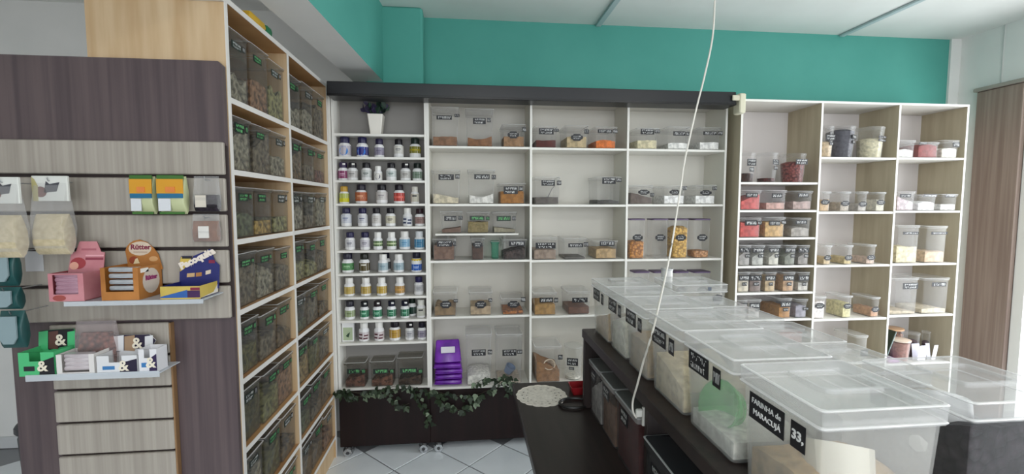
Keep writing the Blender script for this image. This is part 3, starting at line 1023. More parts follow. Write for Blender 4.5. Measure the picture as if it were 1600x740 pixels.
# purple packets
for k in range(5):
    p = P(699, 600, Y=YM + .03)
    top = k == 4
    q = root('purple_packet', ('folded purple packet with white sticker on top of the packet stack' if top else
             'glossy purple packet, %s in the stack beside the white flour bin' % ('lowest', 'second up', 'third up', 'fourth up')[k]), 'packet',
             (p.x + .004 + R.uniform(-.003, .003), YM + .11, zb2 + .001 + k * .034), R.uniform(-.06, .06), 'stack of purple packets')
    PUR = noise_mat('5c1a8c', '7a2bb0', (14, 14, 14), .25, .3)
    if not top:
        mb = MB().loft([(.150, .13, 0, .02), (.164, .16, .006, .015), (.168, .168, .016, .02), (.162, .155, .028, .02), (.140, .12, .032, .02)], 3)
        mb.build('pouch', PUR, q)
        MB().box(-.084, .084, -.094, -.078, .014, .017).build('seal', PUR, q)
    else:
        mb = MB().loft([(.140, .13, 0, .02), (.165, .15, .01, .02), (.160, .11, .05, .02), (.150, .07, .085, .02), (.146, .03, .118, .01), (.138, .012, .128, .004)], 3)
        mb.build('pouch', PUR, q)
        o = MB().bbox(-.042, .044, -.0015, .0015, -.019, .019, .0006).build('sticker', M('d8d4dc', .5), q)
        o.location, o.rotation_euler = (.0, -.0475, .078), (rad(-28), 0, 0)
# herb bins at the foot of the bottle shelves
for (a, b_, yt, ci, w_) in ((536, 572, 566, '6b4a3e', 'nearest the herb bookcase'), (577, 616, 564, '6e4c3c', 'between two others'), (619, 661, 558, '4e3e34', 'nearest the purple packets')):
    fb(zb1, 'smoky bin of brown dried herbs below the bottles, %s' % w_, a, b_, yt, (leafy(ci), 590, 'slope'), [rl(a + 6, 576 - (a > 600) * 1, b_ - 9, 583 - (a > 600), 'rect', 1, GI, LBLG), rl(b_ - 7, 576, b_ - 1, 583, 'rect', 1, GI, LBLG)], mat=SMOKE, d=.11)

# second bay
fb(M3[0], 'clear bin with dark red powder, top shelf of second bay', 835, 872, 197, (powder('5e2f2b'), 219, 'flat'), [rl(842, 200, 865, 210), rl(866, 201, 873, 206)])
fb(M3[0], 'clear bin of beige flour with oval label, top shelf', 883, 920, 196, (powder('c2ae88'), 214, 'flat'), [rl(892, 209, 911, 220, OV), rl(913, 202, 920, 209)])
fb(M3[0], 'clear bin with bright orange powder, top shelf', 929, 965, 198, (powder('dd7a3a'), 219, 'mound'), [rl(934, 202, 956, 208, 'rect', 1), rl(957, 202, 965, 208)])
fb(M3[1], 'clear bin of grey seeds with a spoon, second shelf', 834, 876, 276, (powder('6b6560'), 308, 'flat'), [rl(846, 281, 867, 290), rl(870, 282, 877, 289)])
fb(M3[1], 'clear bin with wavy dark grey seeds, second shelf', 931, 971, 276, (powder('54524f'), 313, 'wavy'), [rl(941, 277, 962, 287), rl(963, 278, 971, 284)])
fb(M3[2], 'clear bin of taupe meal, third shelf, nearest the raised half shelf', 832, 872, 371, (powder('9c8a7b'), 391, 'flat'), [rl(837, 379, 868, 388)])
fb(M3[2], 'clear bin with a thin layer of grey meal, middle of third shelf', 880, 918, 372, (powder('6f6a64'), 402, 'flat'), [rl(888, 380, 911, 386), rl(912, 378, 919, 385)])
fb(M3[2], 'clear bin of sandy tan meal, third shelf', 929, 966, 376, (powder('b89c74'), 389, 'flat'), [rl(937, 376, 960, 384)])
fb(M3[3], 'clear bin of ochre powder, fourth shelf', 833, 871, 457, (powder('a8834c'), 475, 'mound'), [rl(843, 465, 864, 472), rl(866, 465, 872, 472)])
fb(M3[3], 'clear bin with reddish brown powder, fourth shelf, behind the counter bins', 886, 924, 455, (powder('6e4e40'), 480, 'flat'), [rl(894, 465, 918, 472)])
fb(zb2, 'clear bin of cocoa brown powder with a cream cup, lowest shelf', 836, 878, 541, (powder('936a44'), 572, 'slopel'), [rl(872, 554, 879, 561)])
sp = P(858, 580, Y=YM + .02)
s_ = root('cream_cup', 'cream plastic measuring cup stuck in the cocoa brown powder', 'cup', (sp.x, YM + .075, zb2 + .085))
s_.rotation_euler = (rad(60), rad(-10), .2)
MB().loft([(.05, .05, 0, .025), (.078, .066, .05, .033), (.070, .058, .05, .029), (.045, .045, .004, .022)], 3).build('cup', M('d9c9b0', .4), s_)
s_ = root('serving_spoon', 'small grey spoon standing in the bin of grey seeds', 'spoon', (P(857, 300, Y=YM + .08).x, YM + .08, M3[1] + .055))
s_.rotation_euler = (rad(10), rad(25), 0)
MB().tube([(0, 0, -.015), (0, 0, .05), (.008, 0, .075)], .003, 6).build('handle', M('8d8a88', .4), s_)
MB().loft([(.02, .012, -.035, .006), (.034, .02, -.02, .01), (.02, .012, -.01, .006)], 2).build('bowl', M('8d8a88', .4), s_)


def round_jar(desc, x, Y, zb, r0, r1, h, mat, fill, labs=(), lidm=None, lidh=.012, group=None, name='storage_jar', square=False, lab_r=0.0, cat='jar'):
    """tapered jar; fill=(material, height, rel top); labs=(z, w, h, rows, ink, bg, angle)"""
    t = root(name, desc, cat, (x, Y, zb), lab_r, group)
    q = .25 if square else 1.0
    MB().loft([(2 * r0 * .94, 2 * r0 * .94, 0, r0 * .94 * q), (2 * r0, 2 * r0, .004, r0 * q), (2 * r1, 2 * r1, h - lidh * .7, r1 * q)], 4, cap1=False).build('body', mat, t)
    MB().loft([(2 * r1 + .004, 2 * r1 + .004, h - lidh, (r1 + .002) * q), (2 * r1 + .006, 2 * r1 + .006, h - .002, (r1 + .003) * q), (2 * r1, 2 * r1, h, r1 * q)], 4).build('lid', lidm or mat, t)
    if fill:
        mt, fh, sl = fill
        ra = r0 + (r1 - r0) * fh / h - .003
        mb = MB().loft([(2 * r0 - .008, 2 * r0 - .008, .005, (r0 - .004) * q), (2 * ra, 2 * ra, fh, ra * q), (1.2 * ra, 1.2 * ra, fh * (1 + sl), .6 * ra * q)], 4)
        mb.build('contents', mt, t)
    for i, (z, w, hh, kind, rows, ink, bg, ang) in enumerate(labs):
        rr = (r0 + (r1 - r0) * z / h) + .0016
        e = root('x', None, None) if False else None
        o = add_label(t, rr * math.sin(ang), z, w, hh, -rr * math.cos(ang), kind, rows, ink, bg, 'label' if i == 0 else 'price_tag')
        o.rotation_euler = (0, 0, ang)
    return t


def px_jar(desc, z, x0, x1, yt, fill, labs, Y, taper=1.0, mat=CLEAR, lidm=None, square=False, group=None, name='storage_jar', lidh=.012, cat='jar', sl=.08):
    a, b = P(x0, yt + 15, Y=Y), P(x1, yt + 15, Y=Y)
    r1 = (b.x - a.x) / 2
    # silhouette of a solid standing r behind its front plane
    k = (Y + r1) / Y
    r1 -= .004
    h = P((x0 + x1) / 2, yt, Y=Y).z - z
    f = None
    if fill:
        f = (fill[0], max(.01, P((x0 + x1) / 2, fill[1], Y=Y).z - z), sl)
    ls = []
    for l in labs:
        lx0, ly0, lx1, ly1 = l[:4]
        p0, p1 = P(lx0, ly0, Y=Y), P(lx1, ly1, Y=Y)
        off = (p0.x + p1.x) / 2 - (a.x + b.x) / 2
        ang = 0 if square else math.asin(max(-.9, min(.9, off / r1)))
        ls.append(((p0.z + p1.z) / 2 - z, p1.x - p0.x, p0.z - p1.z, l[4] if len(l) > 4 else 'rect', l[5] if len(l) > 5 else 2, CHALK, LBL, ang))
    return round_jar(desc, in_bay((a.x + b.x) / 2, r1, z), Y + r1 * .98, z + .0005, r1 * taper, r1, h, mat, f, ls, lidm, lidh, group, name, square, 0, cat)


# white jar
px_jar('frosted white tub with black label and white powder, lowest shelf, second bay', zb2, 884, 914, 542, (powder('e6e2d8'), 590, .1), [rl(886, 560, 903, 571), rl(889, 574, 897, 578, 'rect', 1)], YM + .02, .86, FROST)

# third bay
fb(M4[0], 'clear bin of cream powder, top shelf of third bay', 994, 1030, 200, (powder('d8ceac'), 219, 'flat'), [rl(1001, 201, 1022, 210), rl(1023, 202, 1031, 208)])
fb(M4[0], 'clear bin with a white powder layer, middle of top shelf', 1042, 1079, 198, (powder('ecebe6'), 223, 'mound'), [rl(1052, 205, 1071, 212), rl(1072, 206, 1079, 212)])
fb(M4[0], 'clear bin with low white powder, top shelf, nearest the cream bracket', 1092, 1127, 199, (powder('eeede9'), 222, 'flat'), [rl(1099, 205, 1120, 211), rl(1121, 205, 1129, 211)])
fb(M4[1], 'clear bin of grey brown powder with oval label, second shelf', 983, 1022, 289, (powder('71645e'), 305, 'slopel'), [rl(997, 296, 1015, 304, OV), rl(1016, 301, 1022, 307)])
fb(M4[1], 'clear bin half full of white powder, oval label, middle of second shelf', 1036, 1072, 290, (powder('f0efec'), 306, 'flat'), [rl(1046, 296, 1063, 304, OV), rl(1067, 291, 1073, 297)])
fb(M4[1], 'clear bin half full of white powder, second shelf, nearest the jar shelves', 1085, 1120, 289, (powder('efeeea'), 306, 'flat'), [rl(1094, 297, 1112, 305, OV), rl(1113, 291, 1120, 297)])
LIDP = M('5a4a66', .4)
for (x0, x1, f_, d_) in ((984, 1009, (chunky('d0934e', '8a5626'), 378), 'tall clear canister of cashew nuts with purple lid'), (1019, 1045, None, 'tall empty clear canister with purple lid'),
                         (1051, 1077, (chunky('d8b05c', '9a7430'), 357), 'tall clear canister of golden banana chips with purple lid'), (1084, 1111, (chunky('c49468', '8f6238'), 392), 'tall clear canister with a few brown nuts and purple lid')):
    px_jar(d_, M4[2], x0, x1, 341.5, f_, [rl((x0 + x1) / 2 - 4, 366, (x0 + x1) / 2 + 12, 376, OV)], YM + .02, .98, CLEAR, LIDP, True, 'tall canisters in the third bay', 'canister', .010)
for (x0, x1, d_) in ((991, 1016, 'purple lidded canister nearest the divider, fourth shelf, above counter bins'), (1021, 1046, 'purple lidded canister partly behind the white tube'), (1053, 1077, 'purple lidded canister just past the white tube'), (1084, 1111, 'purple lidded canister on fourth shelf nearest the jar shelves')):
    px_jar(d_, M4[3], x0, x1, 424, None, [rl((x0 + x1) / 2 - 4, 448, (x0 + x1) / 2 + 12, 458, OV)], YM + .02, .98, CLEAR, LIDP, True, 'canisters on the fourth shelf', 'canister', .010)

# ------------------------------------------------------------------ jar shelves by the door
YJ = YR + .012
G3 = 'tubs and jars on the shelves by the door'
pj = dict(Y=YJ, group=G3, taper=.84)


def jr(z, d_, x0, x1, yt, f_, labs, **k):
    kk = dict(pj)
    kk.update(k)
    return px_jar(d_, z, x0, x1, yt, f_, labs, **kk)


C1, C2, C3 = RZ
jr(C1[0], 'clear round tub of dark brown beans, top shelf, nearest the black rail', 1153, 1181, 238, (chunky('4a2c26'), 271), [rl(1161, 248, 1176, 259), rl(1165, 261, 1173, 268, 'rect', 1)])
jr(C1[0], 'clear round tub with a little dark red berry, middle of top shelf', 1192, 1223, 238, (chunky('5c2420'), 278), [rl(1206, 249, 1221, 257), rl(1209, 259, 1220, 265, 'rect', 1)])
jr(C1[0], 'clear round tub of red brown berries, top shelf', 1233, 1269, 239, (chunky('8a4a44', '4c2020'), 254), [rl(1243, 248, 1263, 257)])
rb = dict(Y=YJ, group=G3, d=.2)


def rbx(z, d_, x0, x1, yt, f_, labs, **k):
    kk = dict(rb)
    kk.update(k)
    return fb(z, d_, x0, x1, yt, f_, labs, **kk)


WL = M('d9d9d6', .5)
rbx(C1[1], 'small tub of pink red sweets, second shelf, nearest the flour shelves', 1155, 1189, 297, (powder('c86462'), 309, 'slope'), [rl(1164, 301, 1182, 308, 'rect', 1)])
rbx(C1[1], 'small tub of pale pink sweets, middle of second shelf', 1196, 1230, 297, (powder('c9a398'), 317, 'flat'), [rl(1206, 302, 1222, 309, 'rect', 1)])
rbx(C1[1], 'small tub of whitish pink sweets, second shelf', 1238, 1271, 298, (powder('b9a39c'), 315, 'rough'), [rl(1247, 301, 1263, 308, 'rect', 1)])
rbx(C1[2], 'small tub filled with coral red granules, third shelf', 1149, 1184, 340, (powder('c25a55'), 348, 'flat'), [rl(1158, 344, 1177, 352, 'rect', 1), rl(1178, 345, 1184, 351)])
rbx(C1[2], 'small tub filled with beige granules, third shelf', 1194, 1228, 339, (powder('c9a674'), 347, 'flat'), [rl(1202, 345, 1219, 352, 'rect', 1), rl(1221, 344, 1228, 350)])
rbx(C1[2], 'small grey tub with a white mound, third shelf', 1235, 1268, 340, (powder('aaa49c'), 356, 'mound'), [rl(1243, 344, 1261, 350, 'rect', 1)])
for k, (a, b_, c_, fy, d_) in enumerate(((1148, 1169, 'a8a4a0', 394, 'grey powder'), (1174, 1196, 'b9b9b2', 398, 'pale grey powder'), (1200, 1220, 'ccc8bc', 398, 'whitish powder'), (1225, 1245, '8a8c80', 396, 'grey green powder'), (1246, 1266, '9a948e', 398, 'taupe powder'))):
    rbx(C1[3], 'narrow tub of %s, fourth shelf of five narrow tubs' % d_, a, b_, 383, (powder(c_), fy, 'slope'), [rl(a + 2, 387, b_ - 2, 394, 'rect', 1), rl(a + 11, 397, b_ - 3, 402, 'rect', 1)])
for k, (a, b_, c_, fy, d_) in enumerate(((1148, 1169, 'd2c8b4', 432, 'cream'), (1170, 1192, '83726a', 436, 'grey brown'), (1194, 1214, 'c2aa86', 432, 'sand'), (1222, 1243, 'bd9a78', 432, 'tan'), (1246, 1266, 'cfcac0', 442, 'off white'))):
    rbx(C1[4], 'narrow tub of %s grain, fifth shelf of narrow tubs' % d_, a, b_, 425, (powder(c_), fy, 'flat'), [rl(a + 2, 430, b_ - 2, 438, 'rect', 1), rl(a + 8, 441, b_ - 6, 446, 'rect', 1)])
rbx(C1[5], 'narrow pale tub half hidden by the counter bin, sixth shelf', 1146, 1164, 469, (powder('cfcbc4'), 482, 'flat'), [rl(1149, 473, 1163, 480, 'rect', 1)])
rbx(C1[5], 'narrow pale tub with black label, sixth shelf', 1168, 1190, 468, (powder('c9c5bc'), 480, 'flat'), [rl(1171, 473, 1187, 481, 'rect', 1), rl(1181, 482, 1187, 486, 'rect', 1)])
rbx(C1[5], 'tub of caramel brown meal, sixth shelf', 1216, 1238, 466, (powder('b0814c'), 480, 'flat'), [rl(1220, 471, 1236, 479, 'rect', 1), rl(1224, 481, 1232, 486, 'rect', 1)])
rbx(C1[5], 'narrow tub of grey lilac powder, sixth shelf, nearest the divider', 1242, 1263, 467, (powder('a09ca6'), 478, 'flat'), [rl(1255, 480, 1263, 484, 'rect', 1)])
rbx(C1[6], 'low tub of brick red spice, seventh shelf, mostly behind counter lids', 1160, 1258, 515, (powder('8a3a2c'), 520, 'flat'), [])

jr(C2[0], 'frosted round tub of beige flakes, top shelf of middle column', 1282, 1309, 196, (powder('d2bda0'), 222), [rl(1289, 210, 1304, 219), rl(1295, 222, 1302, 227, 'rect', 1)])
jr(C2[0], 'large frosted round tub of dark slate powder, top shelf', 1309, 1348, 196, (powder('55545c'), 204), [rl(1330, 210, 1346, 217, 'rect', 1), rl(1333, 219, 1342, 224, 'rect', 1)])
jr(C2[0], 'frosted round tub of cream powder with two black strips, top shelf', 1357, 1393, 197, (powder('dbd3b6'), 217), [rl(1371, 212, 1389, 216, 'rect', 1), rl(1371, 217, 1389, 221, 'rect', 1)], mat=FROST)
LIDD = M('43393f', .4)


def canister(z, d_, x0, x1, yt, c_, fy):
    rbx(z, d_, x0, x1, yt, (powder(c_), fy, 'flat'), [rl((x0 + x1) / 2 - (x1 - x0) * .36, (yt + fy) / 2 + 6, (x0 + x1) / 2 + (x1 - x0) * .36, (yt + fy) / 2 + 14, OV)], lid=FLID, d=.15, name='canister', lidh=.012)


for (z, a, b_, yt, c_, fy, d_) in ((C2[1], 1280, 1299, 299, 'cdb08c', 312, 'square canister of sandy meal, second shelf, nearest the divider'), (C2[1], 1312, 1330, 299, 'bdb2a4', 316, 'square canister of grey meal, second shelf, middle column'),
                                   (C2[1], 1340, 1357, 299, 'bcb6ae', 318, 'square canister of pale ash meal, second shelf, middle column'), (C2[1], 1368, 1385, 300, 'd8d2c0', 312, 'square canister of ivory meal, second shelf, nearest the end column'),
                                   (C2[2], 1286, 1301, 383, 'd2bc98', 402, 'square canister of beige seeds, third shelf, nearest the divider'), (C2[2], 1318, 1334, 383, 'd0bd90', 402, 'square canister of straw seeds, third shelf, middle of three'),
                                   (C2[2], 1353, 1370, 382, 'd0b8a8', 402, 'square canister of pinkish seeds, third shelf, nearest the end column'),
                                   (C2[3], 1270, 1291, 463, 'ece4e0', 472, 'square canister of white flour, fourth shelf, nearest the divider'), (C2[3], 1316, 1333, 462, 'd8d0a0', 474, 'square canister of yellowish flour, middle of fourth shelf'),
                                   (C2[3], 1360, 1376, 464, 'c99f80', 482, 'square canister of peach flour, fourth shelf, nearest the end column')):
    canister(z, d_, a, b_, yt, c_, fy)
rbx(C2[4], 'frosted tub with a wide lid behind the counter lids', 1336, 1357, 524, None, [rl(1345, 546, 1356, 556, 'rect', 1)], mat=FROST, d=.18)
w_ = P(1370, 566, Y=YR + .05)
wd = root('dark_green_folder', 'dark green board leaning against the divider on the lowest visible shelf', 'board', (P(1377, 560, Y=YR + .06).x, YR + .06, C2[4] + .001))
o = MB().bbox(-.004, .004, -.03, .12, 0, .20, .001).build('cover', M('2c3a30', .5), wd)
o.rotation_euler = (0, rad(20), 0)
MB().bbox(.0045, .008, -.028, .118, .004, .196, .001).build('backing', M('b8d0d2', .5), wd).rotation_euler = (0, rad(20), 0)

rbx(C3[0], 'clear tub with peaked white powder, top shelf of end column', 1402, 1431, 219, (powder('eeece8'), 234, 'mound'), [])
rbx(C3[0], 'clear tub filled with dusty red spice, top shelf of end column', 1434, 1468, 222, (powder('94514f'), 227, 'mound'), [rl(1436, 222, 1448, 225, 'rect', 1)])
rbx(C3[0], 'clear tub with cream white powder, top shelf, nearest the wall', 1471, 1499, 219, (powder('e6e2d6'), 232, 'mound'), [rl(1489, 222, 1499, 230, 'rect', 1)])
rbx(C3[1], 'clear tub of faint pink powder, second shelf of end column', 1401, 1431, 299, (powder('cdbfc2'), 312, 'slopel'), [rl(1406, 303, 1423, 308, 'rect', 1)])
rbx(C3[1], 'clear tub with bright white powder, second shelf of end column', 1434, 1464, 304, (powder('f1f1f2'), 316, 'mound'), [rl(1443, 303, 1463, 307, 'rect', 1)])
rbx(C3[1], 'clear tub with greyish white powder, second shelf, nearest the wall', 1469, 1497, 303, (powder('dedcd8'), 319, 'flat'), [rl(1477, 303, 1492, 308, 'rect', 1)])
rbx(C3[2], 'tall clear bin of cream meal, third shelf of end column', 1401, 1438, 352, (powder('d6ccac'), 386, 'flat'), [rl(1411, 362, 1435, 366, 'rect', 1)])
rbx(C3[2], 'tall frosted bin of peach meal, third shelf, nearest the wall', 1446, 1481, 353, (powder('d4b89c'), 393, 'flat'), [rl(1455, 362, 1480, 366, 'rect', 1)], mat=FROST)
rbx(C3[3], 'wide clear bin with a thin tan layer, fourth shelf, nearest the divider', 1391, 1436, 434, (powder('c4b69e'), 486, 'slopel'), [rl(1411, 442, 1434, 451)])
rbx(C3[3], 'wide clear bin with a cream heap, fourth shelf, nearest the wall', 1441, 1484, 434, (powder('cfc4ac'), 482, 'mound'), [rl(1456, 441, 1478, 447, 'rect', 1)])
jr(C3[4], 'tall jar of brown biscuits with tan lid, lowest visible shelf', 1394, 1420, 515, (chunky('8c5c40'), 522), [], mat=CLEAR, lidm=M('c9a380', .5), Y=YR + .118, taper=.95)
jr(C3[4], 'clear jar of dark plums with glossy lid, lowest visible shelf', 1422, 1444, 521, (chunky('5a4048'), 535), [], Y=YR + .09, taper=.92)
jr(C3[4], 'small clear jar standing between the dark plum jar and the end panel', 1446, 1457, 518, (chunky('6a5058'), 535), [], Y=YR + .10, taper=.92)
jr(C3[4], 'rounded jar of pinkish brown cream with pale lid in front of biscuits', 1405, 1431, 533, (powder('9c7468'), 538), [], lidm=M('ddc8b4', .45), Y=YR + .012, taper=.85)
for (a, b_, d_) in ((1432, 1448, 'white folded card hanging in front of the dark plum jar'), (1455, 1463, 'narrow white card beside the dark plum jar')):
    p = P((a + b_) / 2, 550, Y=YR + .03)
    c_ = root('price_card', d_, 'card', (p.x, YR + .030, C3[4] + .006))
    w = (b_ - a) / F * YR
    hcd = .105
    MB().bbox(-w / 2, w / 2, 0, .0015, .0, hcd, .0004).build('front_leaf', M('e4e3ee', .6), c_).rotation_euler = (rad(8), 0, 0)
    MB().bbox(-w / 2, w / 2, .03, .0315, .0, hcd, .0004).build('back_leaf', M('d4d3de', .6), c_).rotation_euler = (rad(-8), 0, 0)
p = P(1390, 562, Y=YR + .03)
m_ = root('magenta_packet', 'flat magenta packet lying beside the divider under the jars', 'packet', (p.x + .02, YR + .07, C3[4] + .001))
MB().loft([(.07, .11, 0, .01), (.085, .12, .01, .012), (.07, .11, .022, .01)], 2).build('pouch', M('b05cb0', .35), m_)

# ------------------------------------------------------------------ ivy along the base
iv = root('ivy_garland', 'artificial ivy garland trailing along the bottom edge of the shelves', 'garland', (0, YM - .034, 0))
IV = []
for c in ('1c2a18', '26361f', '33422a', '6b7a62'):
    mb = MB()
    o = [(0, 0), (.012, .004), (.017, .014), (.010, .018), (.006, .030), (0, .038), (-.006, .030), (-.010, .018), (-.017, .014), (-.012, .004)]
    mb.poly([(x, -.004 * abs(x) / .01, -z) for x, z in o])
    mb.poly([(x, .0006 - .004 * abs(x) / .01, -z) for x, z in reversed(o)])
    IV.append(mb.mesh('leaf', M(c, .55)))
strands = [[(527, 607), (560, 612), (600, 606), (628, 600), (668, 608), (700, 614), (735, 618), (770, 606), (800, 592)],
           [(590, 606), (612, 618), (625, 632), (640, 628)], [(640, 604), (655, 618), (667, 640), (669, 660)], [(668, 610), (690, 626), (705, 634), (722, 640), (735, 630), (750, 616)],
           [(740, 600), (752, 592), (770, 590), (795, 588), (806, 600), (790, 612)], [(530, 608), (545, 616), (570, 618), (590, 610)]]
for s__ in strands:
    pts = [P(x, y, Y=YM - .014) - Vector((0, YM - .02, 0)) for x, y in s__]
    fine = []
    for i in range(len(pts) - 1):
        for k in range(6):
            t_ = k / 6
            fine.append(pts[i].lerp(pts[i + 1], t_) + Vector((0, R.uniform(-.004, .002), R.uniform(-.004, .004))))
    fine.append(pts[-1])
    MB().tube(fine, .0016, 5).build('stem', M('3a3424', .7), iv)
    for k, q in enumerate(fine):
        for _ in range(2 if R.random() < .45 else 1):
            sc_ = R.uniform(.65, 1.15)
            obj('leaf', IV[R.choice((0, 0, 1, 1, 2, 3))], iv, q + Vector((R.uniform(-.02, .02), R.uniform(-.022, -.004), R.uniform(-.012, .02))), (R.uniform(-.5, .5), R.uniform(-1.3, 1.3), R.uniform(-.7, .7)), (sc_, sc_, sc_))

# ------------------------------------------------------------------ counter
ZTB = .75
TOPDK = noise_mat('1f1917', '2a2220', (40, 3, 40), .38, detail=3)
ct = root('counter_table', 'long dark wooden counter table running from the viewer towards the shelves', 'counter', (.8, .9, 0))
xa = .19
MB().bbox(xa - .8, 1.35 - .8, .15 - .9, 1.84 - .9, ZTB - .03, ZTB, .002).build('tabletop', TOPDK, ct)
MB().box(.50 - .8, 1.30 - .8, .2 - .9, 1.60 - .9, .0, ZTB - .031).build('cabinet', WENGE, ct)
rs = root('counter_riser', 'dark brown raised shelf on the counter carrying the large clear bins', 'shelf', (.7, .9, ZTB))
ZU = 1.045
XU = .425
MB().bbox(XU - .7, 1.10 - .7, .15 - .9, 1.60 - .9, ZU - ZTB - .032, ZU - ZTB, .002).build('riser_top', WENGE, rs)
MB().bbox(XU + .004 - .7, 1.10 - .7, 1.575 - .9, 1.595 - .9, .0005, ZU - ZTB - .0325, .002).build('end_panel', WENGE, rs)
dv = MB().bbox(XU + .03 - .7, 1.10 - .7, 1.062 - .9, 1.082 - .9, .0005, ZU - ZTB - .0325, .002).build('divider', WENGE, rs)
MB().box(.72 - .7, .735 - .7, 1.09 - .9, 1.57 - .9, .0005, ZU - ZTB - .0325).build('back_panel', WENGE, rs)

# upper bins: two rows of six, labels towards the aisle
WBX, PB = .176, .178
big = [  # y centre, fill, desc, label rows
    (1.490, (powder('c0a57c'), .075, 'slope'), 'frosted counter bin of tan meal, farthest in the aisle row'),
    (1.318, (powder('e0dccd'), .098, 'mound'), 'frosted counter bin of whitish meal, second from the far end, aisle row'),
    (1.160, (powder('a8926f'), .092, 'flat'), 'frosted counter bin of brownish beige meal, third from the far end, aisle row'),
    (.975, (powder('cdbc98'), .072, 'slopel'), 'frosted counter bin of cream flour behind the green bowl bin'),
    (.792, (powder('dcdcd6'), .035, 'flat'), 'frosted counter bin with a green bowl inside'),
    (.600, (powder('b89b70'), .064, 'mound'), 'large frosted bin of passion fruit flour nearest the viewer'),
]
HB = .192
for k, (yc, fl, d_) in enumerate(big):
    w = .144 if k in (1, 2) else .166
    labs = [(-.035, HB * .74, .075, .040, 'rect', 2, CHALK, LBL), (.030, HB * .72, .026, .036, 'rect', 1, CHALK, LBL)]
    if k == 5:
        labs = []
    t = box_bin(d_, (.456 + WBX / 2, yc, ZU + .0005), w if k != 3 else .168, WBX, HB, rad(-90), 'counter_bin', 'container', FROST, FLID, .028, .915, .007, fl, 'large frosted bins on the counter riser', labs, True, ridge=True)
    if k == 5:
        yy = -.0875
        lb = MB().box(-.040, .040, -.0007, 0, -.021, .021).build('label', LBL, t)
        lb.location = (-.025, yy + .0005, HB * .70)
        text('FARINHA de', .014, lb, (0, -.0012, .009), (rad(90), 0, 0), CHALK, width=.066)
        text('MARACUJÁ', .015, lb, (.002, -.0012, -.008), (rad(90), 0, 0), CHALK, width=.062)
        pb = MB().box(-.014, .014, -.0007, 0, -.019, .019).build('price_tag', LBL, t)
        pb.location = (.042, yy + .0005, HB * .70)
        text('33,', .021, pb, (0, -.0012, 0), (rad(90), 0, 0), CHALK, width=.022, bold=.0006)
GLOSSC = plastic('glossy_clear_plastic', (0.97, 0.97, 0.97), (0.75, 0.76, 0.78), 0.015, 0.14, 0.06)
right = [(1.490, (powder('c8c2b4'), .05, 'flat'), 'frosted counter bin with a hexagon label, far end of the wall row', True),
         (1.318, (powder('d6d2c6'), .06, 'mound'), 'frosted counter bin of pale meal, second from the far end, wall row', False),
         (1.160, (powder('cfcabb'), .06, 'slope'), 'frosted counter bin of oat flakes, third from the far end, wall row', False),
         (.975, (powder('c9c6be'), .06, 'flat'), 'frosted counter bin of grey white meal, third from the viewer, wall row', False),
         (.792, (powder('b9b4aa'), .06, 'wavy'), 'frosted counter bin beside the one with the green bowl, wall row', False),
         (.600, (chunky('2c262a', '0c0a0c'), .118, 'slope'), 'large clear bin of black granola with a white jug, nearest the viewer', False)]
for k, (yc, fl, d_, hx) in enumerate(right):
    labs = []
    if k == 5:
        labs = [(-.055, HB * .72, .030, .028, 'rect', 1, M('8a7a86', .9), M('1c1418', .5))]
    t = box_bin(d_, ((.676 if k == 5 else .692 if k == 0 else .660) + WBX / 2, yc, ZU + .0005), .144 if k in (1, 2) else .164, WBX if k in (0, 5) else .166, HB if k in (0, 5) else .156, rad(-90), 'counter_bin', 'container', GLOSSC if k == 5 else FROST, FLID, .028, .915, .007, fl, 'large frosted bins on the counter riser', labs, True, ridge=True)
    if hx:
        o = MB().prism([(-.016, .006), (-.013, -.012), (.004, -.022), (.018, -.010), (.018, .012), (.0, .016)], -.0008, 0).build('label', M('3c3d44', .6), t)
        o.location, o.rotation_euler = (.0838, .055, HB * .74), (0, 0, rad(90))
        o = MB().box(-.006, .006, -.0008, 0, -.006, .006).build('price_tag', M('5c6470', .6), t)
        o.location, o.rotation_euler = (.0895, .025, HB * .93), (0, 0, rad(90))

# bowls and jug inside the bins
gb = root('green_bowl', 'green translucent bowl lying on its side inside a counter bin', 'bowl', (.507, .816, ZU + .058))
gb.rotation_euler = (rad(12), rad(-68), 0)
gb.scale = (.85, .85, .85)
MB().loft([(.05, .05, -.035, .025), (.088, .088, -.022, .044), (.118, .118, .02, .059), (.112, .112, .02, .056), (.082, .082, -.018, .041), (.044, .044, -.030, .022)], 4).build('bowl', plastic('green_bowl_plastic', (.6, .92, .62), (.12, .55, .17), .38, .85, .25), gb)
cb = root('cream_bowl', 'cream plastic measuring jug half buried in the passion fruit flour', 'jug', (.545, .585, ZU + .066))
cb.rotation_euler = (rad(-20), rad(18), rad(10))
MB().loft([(.066, .066, -.04, .033), (.086, .086, -.03, .043), (.092, .092, .035, .046), (.086, .086, .035, .043), (.08, .08, -.025, .04), (.05, .05, -.034, .025)], 4).build('cup', plastic('cream_jug_plastic', (.9, .88, .8), (.88, .84, .74), .7, .95, .3), cb)
hp = [(.044 + .03 * math.sin(a), 0, .022 - .026 * (1 - math.cos(a))) for a in [math.pi * i / 8 for i in range(9)]]
MB().tube(hp, .005, 8).build('handle', M('d8d0b8', .35), cb)
wj = root('white_jug', 'white plastic jug tipped in the bin of black granola', 'jug', (.735, .61, ZU + .112))
wj.rotation_euler = (rad(-28), rad(24), 0)
MB().loft([(.064, .064, -.05, .032), (.078, .078, -.04, .039), (.088, .088, .04, .044), (.082, .082, .04, .041), (.072, .072, -.035, .036), (.05, .05, -.044, .025)], 4).build('cup', plastic('white_jug_plastic', (.9, .9, .9), (.74, .75, .76), .75, .95, .3), wj)
hp = [(.042 + .026 * math.sin(a), 0, .028 - .03 * (1 - math.cos(a))) for a in [math.pi * i / 8 for i in range(9)]]
MB().tube(hp, .005, 8).build('handle', M('e0e0de', .35), wj)

